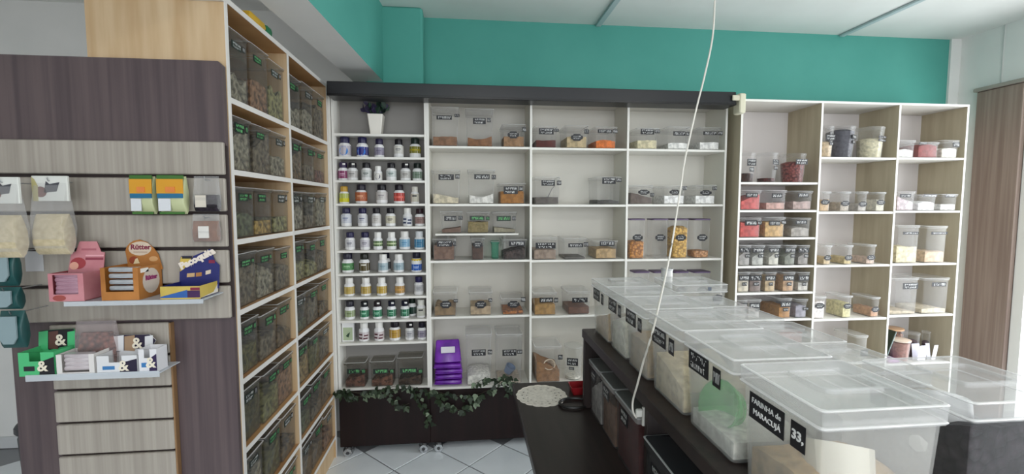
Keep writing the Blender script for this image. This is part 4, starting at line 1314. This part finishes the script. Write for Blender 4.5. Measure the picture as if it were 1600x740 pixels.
# lower bins between the riser legs
LOWP = plastic('low_bin_plastic', (0.93, 0.92, 0.92), (0.30, 0.28, 0.28), 0.05, 0.40)
low = [(1.500, .126, (powder('9c9a96'), .12, 'slope'), 'lidded bin of grey flakes under the riser, farthest from the viewer', OV, LOWP),
       (1.358, .132, (powder('7a6252'), .13, 'flat'), 'lidded bin of brown flakes under the riser, middle of three', 'rect', LOWP),
       (1.190, .172, (powder('4c2422'), .165, 'flat'), 'lidded bin of dark red powder under the riser beside the socket', 'rect', LOWP)]
for yc, w, fl, d_, kind, mt in low:
    h = .192
    labs = [(-.015, h * .76, .060, .040, kind, 2, CHALK, LBL)]
    box_bin(d_, (.437 + .125, yc, ZTB + .0005), w, .23, h, rad(-90), 'lidded_bin', 'container', mt, noise_mat('6d6764', '7a7471', (8, 8, 8), .3) if False else plastic('grey_lid', (.5, .47, .45), (.32, .30, .29), .6, .85, .25), .016, .98, .008, fl, 'bins under the counter riser', labs)
box_bin('dark smoky lidded bin under the riser nearest the viewer', (.437 + .125, .955, ZTB + .0005), .20, .23, .168, rad(-90), 'lidded_bin', 'container', DARKP, plastic('dark_lid', (.2, .2, .2), (.06, .06, .065), .75, .9, .25), .018, .98, .008,
        (powder('2a2628'), .12, 'flat'), 'bins under the counter riser', [(-.02, .168 * .62, .08, .045, 'rect', 2, CHALK, LBL)])

# socket and cable
so = root('power_socket', 'white power socket fixed to the riser divider beside the red bin', 'socket', (XU + .030, 1.0875, ZTB + .205))
MB().bbox(-.004, .008, -.0005 - .004, .003, -.025, .025, .001).build('plate', M('d6d4cc', .4), so)
MB().bbox(-.022, -.0045, -.009, .003, .0, .022, .003).build('plug', M('dddbd3', .4), so)
cbl = []
for (px, py, Y) in ((1123, -150, 1.24), (1117, 0, 1.235), (1113, 60, 1.23), (1101, 118, 1.225), (1088, 170, 1.22), (1070, 250, 1.215), (1064, 290, 1.21), (1057, 335, 1.20), (1050, 380, 1.19), (1040, 430, 1.15), (1031, 470, 1.075)):
    cbl.append(P(px, py, Y=Y))
cbl.insert(0, Vector((cbl[0].x + .02, 1.25, ZC - .001)))
for (px, py, X_) in ((1019, 520, .428), (1006, 562, .420), (996, 600, .416), (989, 625, .413), (989, 642, .414), (994, 652, .424)):
    cbl.append(P(px, py, X=X_))
# smooth curve through the points
fine = []
for i in range(len(cbl) - 1):
    p0_, p1_, p2_, p3_ = cbl[max(i - 1, 0)], cbl[i], cbl[i + 1], cbl[min(i + 2, len(cbl) - 1)]
    for k in range(5):
        t_ = k / 5
        fine.append(.5 * ((2 * p1_) + (p2_ - p0_) * t_ + (2 * p0_ - 5 * p1_ + 4 * p2_ - p3_) * t_ ** 2 + (3 * p1_ - p0_ - 3 * p2_ + p3_) * t_ ** 3))
fine.append(cbl[-1])
tag(MB().tube(fine, .0026, 8).build('white_cable', M('cbc8bf', .4)), 'thin white electric cable hanging from the ceiling to the counter socket', 'cable')

# doily, red box, black loop, white tube
dp = P(846, 618, Z=ZTB)
mb = MB()
n = 96
for ring, (r0, r1) in enumerate(((0, .056), (.056, .061), (.061, .074), (.074, .079), (.079, .093))):
    for i in range(n):
        a0, a1 = 2 * math.pi * i / n, 2 * math.pi * (i + 1) / n
        if ring in (1, 3) and (i + 3 * ring) % 6 < 2:
            continue
        s0 = 1 + (.05 * abs(math.sin(a0 * 9)) if ring == 4 else 0)
        s1 = 1 + (.05 * abs(math.sin(a1 * 9)) if ring == 4 else 0)
        pts = [(r0 * math.cos(a0), r0 * math.sin(a0), .0022), (r1 * s0 * math.cos(a0), r1 * s0 * math.sin(a0), .0022), (r1 * s1 * math.cos(a1), r1 * s1 * math.sin(a1), .0022), (r0 * math.cos(a1), r0 * math.sin(a1), .0022)]
        mb.poly(pts[1:] if r0 == 0 else pts)
        mb.poly([(x, y, .0008) for x, y, z in reversed(pts[1:] if r0 == 0 else pts)])
edge = [(.0945 * (1 + .05 * abs(math.sin(a * 9))) * math.cos(a), .0945 * (1 + .05 * abs(math.sin(a * 9))) * math.sin(a), .0018) for a in [2 * math.pi * i / 144 for i in range(145)]]
mb.tube(edge, .0022, 5)
tag(mb.build('lace_doily', noise_mat('cfc9bd', 'dfd9cd', (80, 80, 80), .9), None, False, (dp.x, dp.y, ZTB)), 'round off white lace doily on the dark counter', 'doily')
rp = P(899, 612, Z=ZTB)
rx_ = root('red_box', 'small red open box at the far end of the dark counter', 'box', (rp.x + .012, rp.y + .0, ZTB + .0003))
MB().loft([(.055, .06, 0, .004), (.072, .07, .030, .004), (.068, .066, .030, .004), (.052, .057, .003, .004)], 1).build('tray', M('8d1c22', .35), rx_)
lp = P(897, 632, Z=ZTB)
pts = [(lp.x + .055 * math.cos(a), lp.y + .042 * math.sin(a), ZTB + .007) for a in [2 * math.pi * i / 28 for i in range(29)]]
tag(MB().tube(pts, .0055, 8).build('black_cable_loop', M('141312', .4)), 'loop of thick black cable lying on the counter before the red box', 'cable')
tp = P(1041, 470, Y=1.88)
tb = root('white_tube', 'upright white plastic tube rising behind the counter bins', 'tube', (tp.x, 1.88, 0))
MB().tube([(0, 0, 0), (0, 0, P(1041, 419, Y=1.88).z)], .024, 16).build('pipe', M('dcdcda', .35), tb)
zz = P(1041, 419, Y=1.88).z
MB().loft([(.052, .052, zz - .008, .026), (.052, .052, zz, .026), (.042, .042, zz, .021), (.042, .042, zz - .02, .021)], 4).build('rim', M('c4c6c6', .35), tb)

# ------------------------------------------------------------------ slatwall display
YS = 1.565
bd = root('dark_display_panel', 'large dark wood panel standing against the side of the herb bookcase', 'panel', (-1.1, 1.59, 0))
a, b = P(355, 88, Y=1.58), P(12, 543, Y=1.58)
xr, xl = P(357, 300, Y=1.58).x, P(8, 400, Y=1.58).x
zt = P(200, 91, Y=1.58).z
MB().prism([(xl + 1.1, .0), (xr + 1.1, 0), (xr + 1.1, zt - .015), (xr + 1.1 - .015, zt), (xl + 1.1, zt)], -.012, .004).build('board', WENGEP, bd)
sw = root('slatwall', 'pale grooved slatwall hung on the dark panel', 'slatwall', (-1.1, YS, 0))
sl0, sl1 = P(-60, 330, Y=YS).x, P(355, 330, Y=YS).x
ys = [220, 274.7, 332.8, 389, 446, 500]
zs_ = [P(180, y, Y=YS).z for y in ys]
MB().box(sl0 + 1.1, sl1 + 1.1 + .004, .006, .0125, zs_[5], zs_[0] - .01).build('backing', M('2a1d1c', .5), sw)
for k in range(5):
    MB().bbox(sl0 + 1.1, sl1 + 1.1, -.010, .0055, zs_[k + 1] + (.0055 if k < 4 else 0), zs_[k] - (.0055 if k else 0), .003).build('slat', SLAT, sw)
# lower slatwall
lx0, lx1 = P(86, 600, Y=YS).x, P(270, 600, Y=YS).x
lw_ = root('lower_slatwall', 'narrow pale slatwall panel below the wide one', 'slatwall', ((lx0 + lx1) / 2, YS, 0))
ys2 = [503, 555, 605.7, 656.7, 706.5, 757, 808, 860]
zs2 = [P(180, y, Y=YS).z for y in ys2]
zs2[-1] = .03
hw = (lx1 - lx0) / 2
MB().box(-hw, hw + .0005, .006, .0125, .02, zs2[0] - .006).build('backing', M('2a1d1c', .5), lw_)
MB().box(hw + .0008, hw + .006, -.006, .0125, .02, zs2[0] - .006).build('raw_edge', M('8a6a48', .5), lw_)
for k in range(len(zs2) - 1):
    MB().bbox(-hw, hw, -.008, .0055, zs2[k + 1] + .004, zs2[k] - .004, .003).build('slat', SLAT, lw_)

ACR = plastic('acrylic_shelf', (.92, .95, .97), (.78, .82, .86), .35, .8, .1)
ST = M('b9bcc0', .3, .8)


def tray(label, px0, px1, py, depth, lip):
    z = P((px0 + px1) / 2, py, Y=YS - depth).z
    x0, x1 = P(px0, py, Y=YS - depth).x, P(px1, py, Y=YS - depth).x
    t = root('display_shelf', label, 'shelf', ((x0 + x1) / 2, YS, z))
    w = (x1 - x0) / 2
    MB().bbox(-w, w, -depth, -.0105, -.004, 0, .001).build('tray', ACR, t)
    MB().bbox(-w, w, -depth - .0025, -depth - .0002, -.014, lip, .0008).build('front_lip', ACR, t)
    for s in (-1, 1):
        MB().bbox(s * w * .8 - .003, s * w * .8 + .003, -depth * .7, -.0105, -.020, -.0045, .001).build('bracket', ST, t)
    return t, x0, x1, z


t1, ax0, ax1, az = tray('clear acrylic shelf on the slatwall carrying three snack cartons', 100, 318, 469, .125, .0)
t2, cx0, cx1, cz = tray('clear acrylic tray on the lower slatwall carrying snack cartons', 40, 250, 585, .11, .006)


def bars(t0, n, w, dz, x, y, z, mat, lab, group):
    me = cached(('bar', round(w, 3), mat.name), lambda: MB().loft([(w * .96, .02, 0, .002), (w, .026, .004, .004), (w, .026, .009, .004), (w * .96, .02, .013, .002)], 2).mesh('wrapper', mat))
    for k in range(n):
        o = obj('snack_bar', me, None, (x + R.uniform(-.002, .002), y, z + k * dz), (0, 0, R.uniform(-.05, .05)))
        tag(o, lab % ('lowest' if k == 0 else 'topmost' if k == n - 1 else ('second up', 'third up', 'fourth up')[k - 1]), 'snack bar', group)


def carton(label, x0, x1, y0, y1, z, h, mat, front, head=None, win=(.14, .62, .28, .92), wname='front_panel'):
    """open display carton; front panel with a window of width win[0..1], height win[2..3]; head = (outline, lean)"""
    t = root('display_carton', label, 'carton', ((x0 + x1) / 2, (y0 + y1) / 2, z))
    w, d = x1 - x0, y1 - y0
    e = .002
    mb = MB()
    mb.box(-w / 2, w / 2, -d / 2, d / 2, 0, e)
    mb.box(-w / 2, -w / 2 + e, -d / 2, d / 2, e, h)
    mb.box(-w / 2, w / 2, d / 2 - e, d / 2, e, h)
    mb.build('tray', mat, t, False)
    MB().box(w / 2 - e, w / 2, -d / 2, d / 2, e, h).build('side_panel', front, t, False)
    fm = MB()
    a0, a1, b0, b1 = -w / 2 + w * win[0], -w / 2 + w * win[1], h * win[2], h * win[3]
    fm.box(-w / 2, a0, -d / 2 - e, -d / 2, 0, h)
    fm.box(a1, w / 2, -d / 2 - e, -d / 2, 0, h)
    fm.box(a0, a1, -d / 2 - e, -d / 2, 0, b0)
    if b1 < 1:
        fm.box(a0, a1, -d / 2 - e, -d / 2, b1, h)
    fm.build(wname, front, t, False)
    if head:
        pxs, lean, mt = head
        org = Vector(((x0 + x1) / 2, (y0 + y1) / 2 + d / 2 - .004, z + h - .002))
        outline = [((P(px, py, Y=org.y) - org).x, (P(px, py, Y=org.y) - org).z) for px, py in pxs]
        t['_'] = 0
        del t['_']
        o = MB().prism(outline, -.001, .001, mt, mat).build('header_card', mt, t, False)
        o.location, o.rotation_euler = (0, d / 2 - .004, h - .002), (lean, 0, 0)
        return t, o
    return t, None


def decal(par, outline, y, mat, name='print', loc=None):
    o = MB().prism(outline, -.0004, 0).build(name, mat, par, False)
    o.location = loc or (0, y, 0)
    return o


def ell(cx_, cz_, a_, b_, n=16):
    return [(cx_ + a_ * math.cos(-2 * math.pi * i / n), cz_ + b_ * math.sin(-2 * math.pi * i / n)) for i in range(n)]


PINK, PINKD = noise_mat('b8737c', 'c98a90', (12, 12, 12), .45), M('8d4048', .5)
fz = az + .0006
# pink carton
def hpx(hd, t, pts, y, mat, name='print'):
    """print on a header card; outline given where the photograph shows it"""
    org = Vector(t.location) + Vector(hd.location)
    return decal(hd, [((P(px, py, Y=org.y) - org).x, (P(px, py, Y=org.y) - org).z) for px, py in pts], y, mat, name)


def pel(cx_, cy_, a_, b_, n=16):
    return [(cx_ + a_ * math.cos(6.2832 * i / n), cy_ + b_ * math.sin(6.2832 * i / n)) for i in range(n)]


YF = YS - .120
x0, x1 = P(76, 440, Y=YF).x, P(131, 440, Y=YF).x
h1 = P(100, 427, Y=YF).z - fz
D1 = .066
t, hd_ = carton('pink chocolate carton with raised header on the acrylic shelf', x0, x1, YF, YF + D1, fz, h1, PINKD, PINK,
                ([(106, 430), (162, 430), (162.5, 394), (156.6, 393), (149, 377), (122, 377), (117, 393), (110, 395)], rad(-4), PINK), (.12, .84, .25, .95))
hpx(hd_, t, pel(122, 411, 12, 9), -.0012, M('9c3a40', .5))
hpx(hd_, t, pel(116, 415, 7, 6), -.0016, M('d9a08c', .5))
hpx(hd_, t, [(133, 402), (161, 402), (161, 406), (133, 406)], -.0012, M('8d3a4c', .5))
hpx(hd_, t, [(133, 398), (161, 398), (161, 400), (133, 400)], -.0012, M('e0a8b0', .5))
hpx(hd_, t, [(126, 388), (149, 388), (149, 391), (126, 391)], -.0012, M('a8606c', .5))
decal(t, ell(-.02, h1 * .12, .018, .009), -D1 / 2 - .0022, M('9c4a44', .5))
bars(t, 5, (x1 - x0) * .74, h1 * .15, (x0 + x1) / 2 - .003, YF + .02, fz + h1 * .22, noise_mat('8d6474', 'c9a4b4', (9, 9, 60), .25), 'pink wrapped chocolate bar, %s in the pink carton', 'bars in the pink carton')
# orange carton
ORA = noise_mat('9c6228', 'b87a3c', (10, 10, 10), .45)
x0, x1 = P(158, 440, Y=YF).x, P(217, 440, Y=YF).x
h1 = P(190, 418, Y=YF).z - fz
dd = .105
t, hd_ = carton('orange brown wafer carton with oval header beside the pink one', x0, x1, YF, YF + dd, fz, h1, ORA, ORA,
                ([(202, 420), (195, 392), (197, 385), (201, 380), (207, 376), (216, 374), (228, 378), (239, 387), (247, 397), (255, 420)], rad(-4), ORA), (.12, .86, .26, 1.0))
hpx(hd_, t, pel(218, 388, 18, 11), -.0012, M('cdbca8', .5))
o = text('Rütter', .02, hd_, (.0, 0, 0), (rad(90), 0, 0), M('7a1c3c', .5), width=.060, bold=.0006)
org = Vector(t.location) + Vector(hd_.location)
v = P(219, 386, Y=org.y) - org
o.location = (v.x, -.0022, v.z)
hpx(hd_, t, [(208, 393), (230, 393), (230, 394), (208, 394)], -.0018, M('8d6a58', .5))
hpx(hd_, t, pel(209, 406, 7, 6), -.0014, M('8d3c1c', .5))
hpx(hd_, t, [(209, 412), (219, 411), (215, 403), (212, 404)], -.0018, M('d8c49c', .5))
hpx(hd_, t, pel(240, 404, 7, 4), -.0014, M('c99a68', .5))
sp_ = ell(0, h1 * .52, dd * .36, h1 * .40)
o = MB().prism(sp_, -.0004, 0).build('print', M('c9bcae', .5), t, False)
o.location, o.rotation_euler = ((x1 - x0) / 2 + .0006, 0, 0), (0, 0, rad(90))
text('Rütter', .018, t, ((x1 - x0) / 2 + .0016, 0, h1 * .62), (rad(90), 0, rad(90)), M('8d2060', .5), width=dd * .5, bold=.0008)
MB().box((x1 - x0) / 2 + .0002, (x1 - x0) / 2 + .001, -dd * .42, -dd * .1, h1 * .82, h1 * .95).build('price_sticker', M('e4e0d8', .5), t)
bars(t, 4, (x1 - x0) * .78, h1 * .19, (x0 + x1) / 2, YF + .025, fz + h1 * .28, noise_mat('8d9296', 'c8ccd0', (9, 9, 60), .2), 'silver wrapped wafer bar, %s in the orange carton', 'bars in the orange carton')
# blue and yellow carton
YEL, BLU = noise_mat('b8a046', 'c9b25a', (10, 10, 10), .45), M('1c2266', .45)
x0, x1 = P(251, 455, Y=YF).x, P(313, 455, Y=YF).x
h1 = P(280, 447, Y=YF).z - fz
dd = .10
t, hd_ = carton('low yellow and blue peanut sweet carton with tilted blue header', x0, x1, YF, YF + dd, fz, h1, BLU, YEL,
                ([(281, 450), (279.5, 406), (281, 400), (300, 400), (326, 389), (331, 400), (335, 408), (342, 414), (342.6, 450)], rad(-5), BLU), (.2, .21, .9, .95))
hpx(hd_, t, [(281, 424), (280, 406), (281.5, 401), (300, 400.5), (292, 412), (287, 420)], -.0013, M('c9b050', .5))
hpx(hd_, t, [(283, 400.5), (299, 400.5), (299, 404), (283, 404)], -.0022, M('1c1c24', .5))
hpx(hd_, t, [(292, 427), (304, 426), (304, 432), (292, 433)], -.0013, M('c9a878', .5))
hpx(hd_, t, [(306, 426), (315, 425), (315, 431), (306, 432)], -.0015, M('a8743c', .5))
hpx(hd_, t, [(325, 406), (334, 406), (335, 411), (325, 411)], -.0013, M('7a1c3c', .5))
hpx(hd_, t, [(321, 423), (329, 421), (329, 427), (321, 429)], -.0013, M('d8c8b0', .5))
ptx = text('Paçoquita', .03, hd_, (0, 0, 0), (rad(90), rad(-27), 0), M('e6dcd0', .5), width=.118, bold=.002)
org = Vector(t.location) + Vector(hd_.location)
v = P(307, 404, Y=org.y) - org
ptx.location = (v.x, -.0030, v.z)
y_ = -dd / 2 - .0022
W_ = x1 - x0
decal(t, [(-W_ / 2, .004), (W_ * .18, .004), (W_ * .18, h1 * .72), (-W_ / 2, h1 * .2)], y_, M('2a5aa0', .5))
decal(t, [(W_ * .18, .004), (W_ / 2, .004), (W_ / 2, h1 * .66), (W_ * .18, h1 * .66)], y_, M('3c1c4c', .5))
decal(t, [(W_ * .26, h1 * .68), (W_ / 2, h1 * .68), (W_ / 2, h1 * .9), (W_ * .26, h1 * .9)], y_, M('7a1c3c', .5))
o = MB().prism([(-.045, .003), (.045, .003), (.045, h1 * .75), (.02, h1 * .2)], -.0004, 0).build('print', M('d8d4cc', .5), t, False)
o.location, o.rotation_euler = (W_ / 2 + .0006, 0, 0), (0, 0, rad(90))

# lower tray cartons
def amp(par, x, y, z, s=.03):
    return text('&', s, par, (x, y, z), (rad(90), 0, 0), M('e8e0cc', .6), bold=.001)


fz = cz + .0006
GRN, DKB, MAR = M('4cb878', .45), M('17171c', .5), M('5a3a34', .5)


def amp_carton(label, pxa, pxb, pyt, depth, main, second, YF, headpy=None, sleeve=None):
    x0, x1 = P(pxa, 570, Y=YF).x, P(pxb, 570, Y=YF).x
    h = P((pxa + pxb) / 2, pyt, Y=YF).z - fz
    W = x1 - x0
    t, _ = carton(label, x0, x1, YF, YF + depth, fz, h, main, main, None, (.30, .62, .62, 1.0))
    y_ = -depth / 2 - .0022
    decal(t, [(W * .06, .003), (W * .5, .003), (W * .5, h * .8), (W * .12, h * .6)], y_, second)
    decal(t, [(-W * .36, h * .22), (-W * .06, h * .22), (-W * .06, h * .42), (-W * .36, h * .42)], y_, M('24242a', .4) if main is GRN else M('3c78b0', .4))
    amp(t, W * .16, y_ - .0008, h * .40, .045)
    if headpy:
        org = Vector(((x0 + x1) / 2, YF + depth - .004, fz + h * .9))
        o = MB().prism([((P(px, py, Y=org.y) - org).x, (P(px, py, Y=org.y) - org).z) for px, py in headpy], -.0012, .0012, second, main).build('header_card', second, t, False)
        o.location = org - Vector(t.location)
        xa_, xb_ = headpy[0][0], headpy[3][0]
        yt_, yb_ = headpy[1][1], headpy[-2][1]
        w_ = xb_ - xa_
        for f0, f1, m_ in ((.0, .24, main), (.26, .50, sleeve or MAR), (.74, .93, main)):
            hpx(o, t, [(xa_ + w_ * f0, yb_ - 2), (xa_ + w_ * f0, yt_ + 2), (xa_ + w_ * f1, yt_), (xa_ + w_ * f1, yb_ - 1)], -.0014, m_)
        v = P(xa_ + w_ * .56, (yt_ + yb_) / 2, Y=org.y) - org
        amp(o, v.x, -.0026, v.z, .05)
    return t


amp_carton('green and black snack carton with ampersand header on the lower tray', 30, 86, 550, .075, GRN, DKB, YS - .105, [(61, 530), (63, 516), (115, 513), (122, 524), (117, 537), (78, 546), (64, 540)])
amp_carton('white and blue snack carton with purple ampersand header on the lower tray', 152, 215, 555, .075, M('d9dadc', .5), M('221a34', .5), YS - .105, [(178, 535), (180, 523), (234, 522), (244, 531), (238, 541), (182, 549), (179, 545)], M('a08468', .5))
amp_carton('white carton with slanted purple ampersand panel at the tray end', 218, 246, 545, .05, M('dddde0', .5), M('2c1c48', .5), YS - .105)
YF = YS - .105
x0, x1 = P(89, 570, Y=YF).x, P(148, 570, Y=YF).x
h1 = P(118, 553, Y=YF).z - fz
carton('white open carton of wrapped bars between two ampersand cartons', x0, x1, YF, YF + .065, fz, h1, M('d6d3d0', .5), M('dcd9d6', .5), None, (.14, .86, .12, 1.0))
bars(None, 4, (x1 - x0) * .74, h1 * .2, (x0 + x1) / 2, YF + .02, fz + h1 * .16, noise_mat('b0a4a8', 'd8d4d6', (12, 12, 60), .3), 'pale wrapped bar, %s in the white open carton', 'bars in the white carton')


# ---- things hanging on the slatwall
def hook(par, x, z, n=.05):
    mb = MB().tube([(x, YS - .011, z), (x, YS - .011 - n, z), (x, YS - .011 - n - .006, z + .01)], .002, 6)
    return mb


def pouch(label, px0, px1, py0, py1, Yc, thick, mat, name='hanging_packet', cat='packet', header=None, film=None, fillpy=None, deco=(), grp=None):
    a, b = P(px0, py0, Y=Yc), P(px1, py1, Y=Yc)
    w, h = b.x - a.x, a.z - b.z
    t = root(name, label, cat, ((a.x + b.x) / 2, Yc, b.z), 0, grp)
    hook_ = MB().tube([(0, YS - .0105 - Yc, h - .012), (0, -.008, h - .012), (0, -.012, h - .002)], .0016, 6).build('hook', ST, t)
    hf = (P(px0, fillpy, Y=Yc).z - b.z) if fillpy else h * .98
    mb = MB()
    prof = [(.98, .05, 0), (1.0, .5, .08), (.97, 1, .30), (.96, .95, .6), (.98, .5, .86), (1.0, .05, 1)]
    mb.loft([(w * q * .985, max(.0025, thick * d_), hf * z, .004) for q, d_, z in prof], 2)
    mb.build('contents' if film else 'pouch', mat, t)
    if film:
        mb = MB()
        mb.loft([(w, .003, 0, .001), (w * 1.01, thick * .8, h * .1, .005), (w, thick * 1.25, h * .35, .006), (w * .97, thick * .9, h * .6, .006), (w * .99, thick * .3, h * .85, .002), (w, .002, h, .001)], 2)
        mb.build('film', film, t)
    for q_, (x0, z0, x1, z1, m_, nm) in enumerate(deco):
        f_ = 1 if not nm.startswith('hd') else 1
        zc = (z0 + z1) / 2
        dd_ = thick * (.55 if .12 < zc < .75 else .42)
        MB().box(w * (x0 - .5), w * (x1 - .5), -dd_ - .0012 - q_ * .0004, -dd_ + .001, h * z0, h * z1).build(nm, m_, t)
    if header:
        hh, m_ = header
        MB().bbox(-w * .52, w * .52, -.0035, .0035, h - hh, h + .002, .001).build('header_card', m_, t)
    return t, w, h


HD = noise_mat('d3d5cf', 'dcded8', (10, 10, 10), .5)
COCO = noise_mat('b5a888', 'cabd9e', (60, 60, 60), .9, .3)
for (a, b_, y0, y1, d_, Yc, hb_) in ((52, 113, 276, 397, 'bag of cream coconut flakes with white header card, nearer the orange packets', YS - .085, 314), (-18, 38, 278, 402, 'bag of cream coconut flakes with white header card at the panel edge', YS - .14, 318)):
    t, w, h = pouch(d_, a, b_, y0, y1, Yc, .045, COCO, film=BAGP, fillpy=y0 + 58, name='coconut_bag', cat='bag')
    hh = P(a, y0, Y=Yc).z - P(a, hb_, Y=Yc).z
    o = MB().bbox(-w * .53, w * .53, -.004, .004, h - hh, h + .003, .001).build('header_card', HD, t)
    o2 = MB().prism([(-w * .18, h - hh * .66), (w * .2, h - hh * .60), (w * .3, h - hh * .22), (w * .0, h - hh * .30), (-w * .1, h - hh * .18)], -.0050, -.0041).build('print', M('44464c', .5), o)
    MB().prism(ell(-w * .27, h - hh * .62, hh * .22, hh * .22), -.0050, -.0041).build('print', M('6b3a32', .5), o)
    MB().prism([(-w * .52, h - hh), (-w * .36, h - hh), (-w * .34, h - hh * .4), (-w * .44, h - hh * .1), (-w * .52, h)], -.0052, -.0042).build('print', M('b8b07c', .5), o)
OR2, BL2, GR2, WH2, PL2 = M('d0962a', .35), M('24688c', .35), M('3c6a2c', .4), M('d3d6da', .4), M('b9bf94', .4)
for (a, b_, d_) in ((208, 246, 'orange and blue packet hanging nearer the coconut bags'), (250, 294, 'orange and blue packet hanging nearer the small clear bags')):
    pouch(d_, a, b_, 274, 334, YS - .045, .035, PL2, grp='orange and blue packets on the slatwall', deco=((.0, .52, 1, .90, OR2, 'orange_field'), (.02, .41, .98, .53, BL2, 'blue_band'), (.05, .08, .5, .40, WH2, 'white_oval'), (0, .90, 1, 1.0, GR2, 'green_top'), (.05, .0, .98, .06, GR2, 'green_foot'), (.68, .80, .88, .88, M('dcd8cc', .5), 'price_sticker'), (.35, .56, .7, .70, M('d8803c', .4), 'picture')))
STK = M('cfc8bb', .6)
pouch('small clear bag of black raisins with pale sticker, upper', 303, 344, 275, 330, YS - .03, .028, chunky('2c2430'), film=BAGP, fillpy=304, deco=((.12, .12, .55, .46, STK, 'sticker'),), name='small_bag', cat='bag')
pouch('small clear bag of brown spice with white sticker, lower', 301, 344, 334, 377, YS - .03, .026, powder('86604c'), film=BAGP, fillpy=345, deco=((.28, .14, .68, .56, M('d6d4cf', .6), 'sticker'),), name='small_bag', cat='bag')
TL, TLL = noise_mat('173f40', '1f5250', (8, 8, 8), .35), M('869a9f', .5)
for (y0, y1, a, b_, d_) in ((388, 446, -14, 31, 'teal tea packet with pale label, uppermost of three by the panel edge'), (448, 482, -14, 36, 'teal tea packet with pale label, middle of three by the panel edge'), (484, 542, 1, 44, 'teal tea packet with pale label, lowest of three by the panel edge')):
    t, w, h = pouch(d_, a, b_, y0, y1, YS - .12, .03, TL, name='tea_packet')
    MB().prism([(-w * .36, h * .30), (-w * .2, h * .14), (w * .2, h * .14), (w * .36, h * .30), (w * .36, h * .86), (-w * .36, h * .86)], -.0215, -.0170).build('label', TLL, t)
p = P(54, 408, Y=YS - .012)
q = tag(MB().bbox(-.026, .026, -.0015, .0008, -.032, .032, .0008).build('blank_price_card', M('c2c2c4', .6), None, True, (p.x, YS - .0122, p.z)), 'small blank pale card stuck on the slatwall below a coconut bag', 'card')
# clear packet on the lower tray
p = P(141, 515, Y=YS - .06)
bp_ = root('clear_snack_packet', 'clear packet of pinkish biscuits standing behind the white open carton', 'packet', (p.x, YS - .035, cz + .001))
zt_ = P(150, 503, Y=YS - .05).z - cz
MB().loft([(.11, .02, 0, .004), (.12, .028, zt_ * .3, .006), (.12, .022, zt_ * .7, .006), (.115, .003, zt_, .001)], 2).build('film', plastic('pinkish_film', (.94, .9, .9), (.6, .55, .55), .16, .7, .1), bp_)
MB().loft([(.10, .015, .003, .004), (.11, .022, zt_ * .4, .006), (.09, .012, zt_ * .75, .006)], 2).build('contents', chunky('8d5c50'), bp_)
# dark bin beside the panel edge
p = P(24, 740, Y=1.75)
bn = root('dark_waste_bin', 'dark rounded plastic bin standing behind the edge of the dark panel', 'bin', (P(79, 690, Y=1.82).x + .13, 1.82, 0))
MB().loft([(.22, .22, 0, .05), (.25, .25, .02, .06), (.30, .30, .68, .08), (.29, .29, .70, .08)], 4).build('body', M('1b1c22', .4), bn)
MB().loft([(.31, .31, .701, .08), (.31, .31, .72, .08), (.26, .26, .76, .08)], 4).build('lid', M('1f2026', .4), bn)
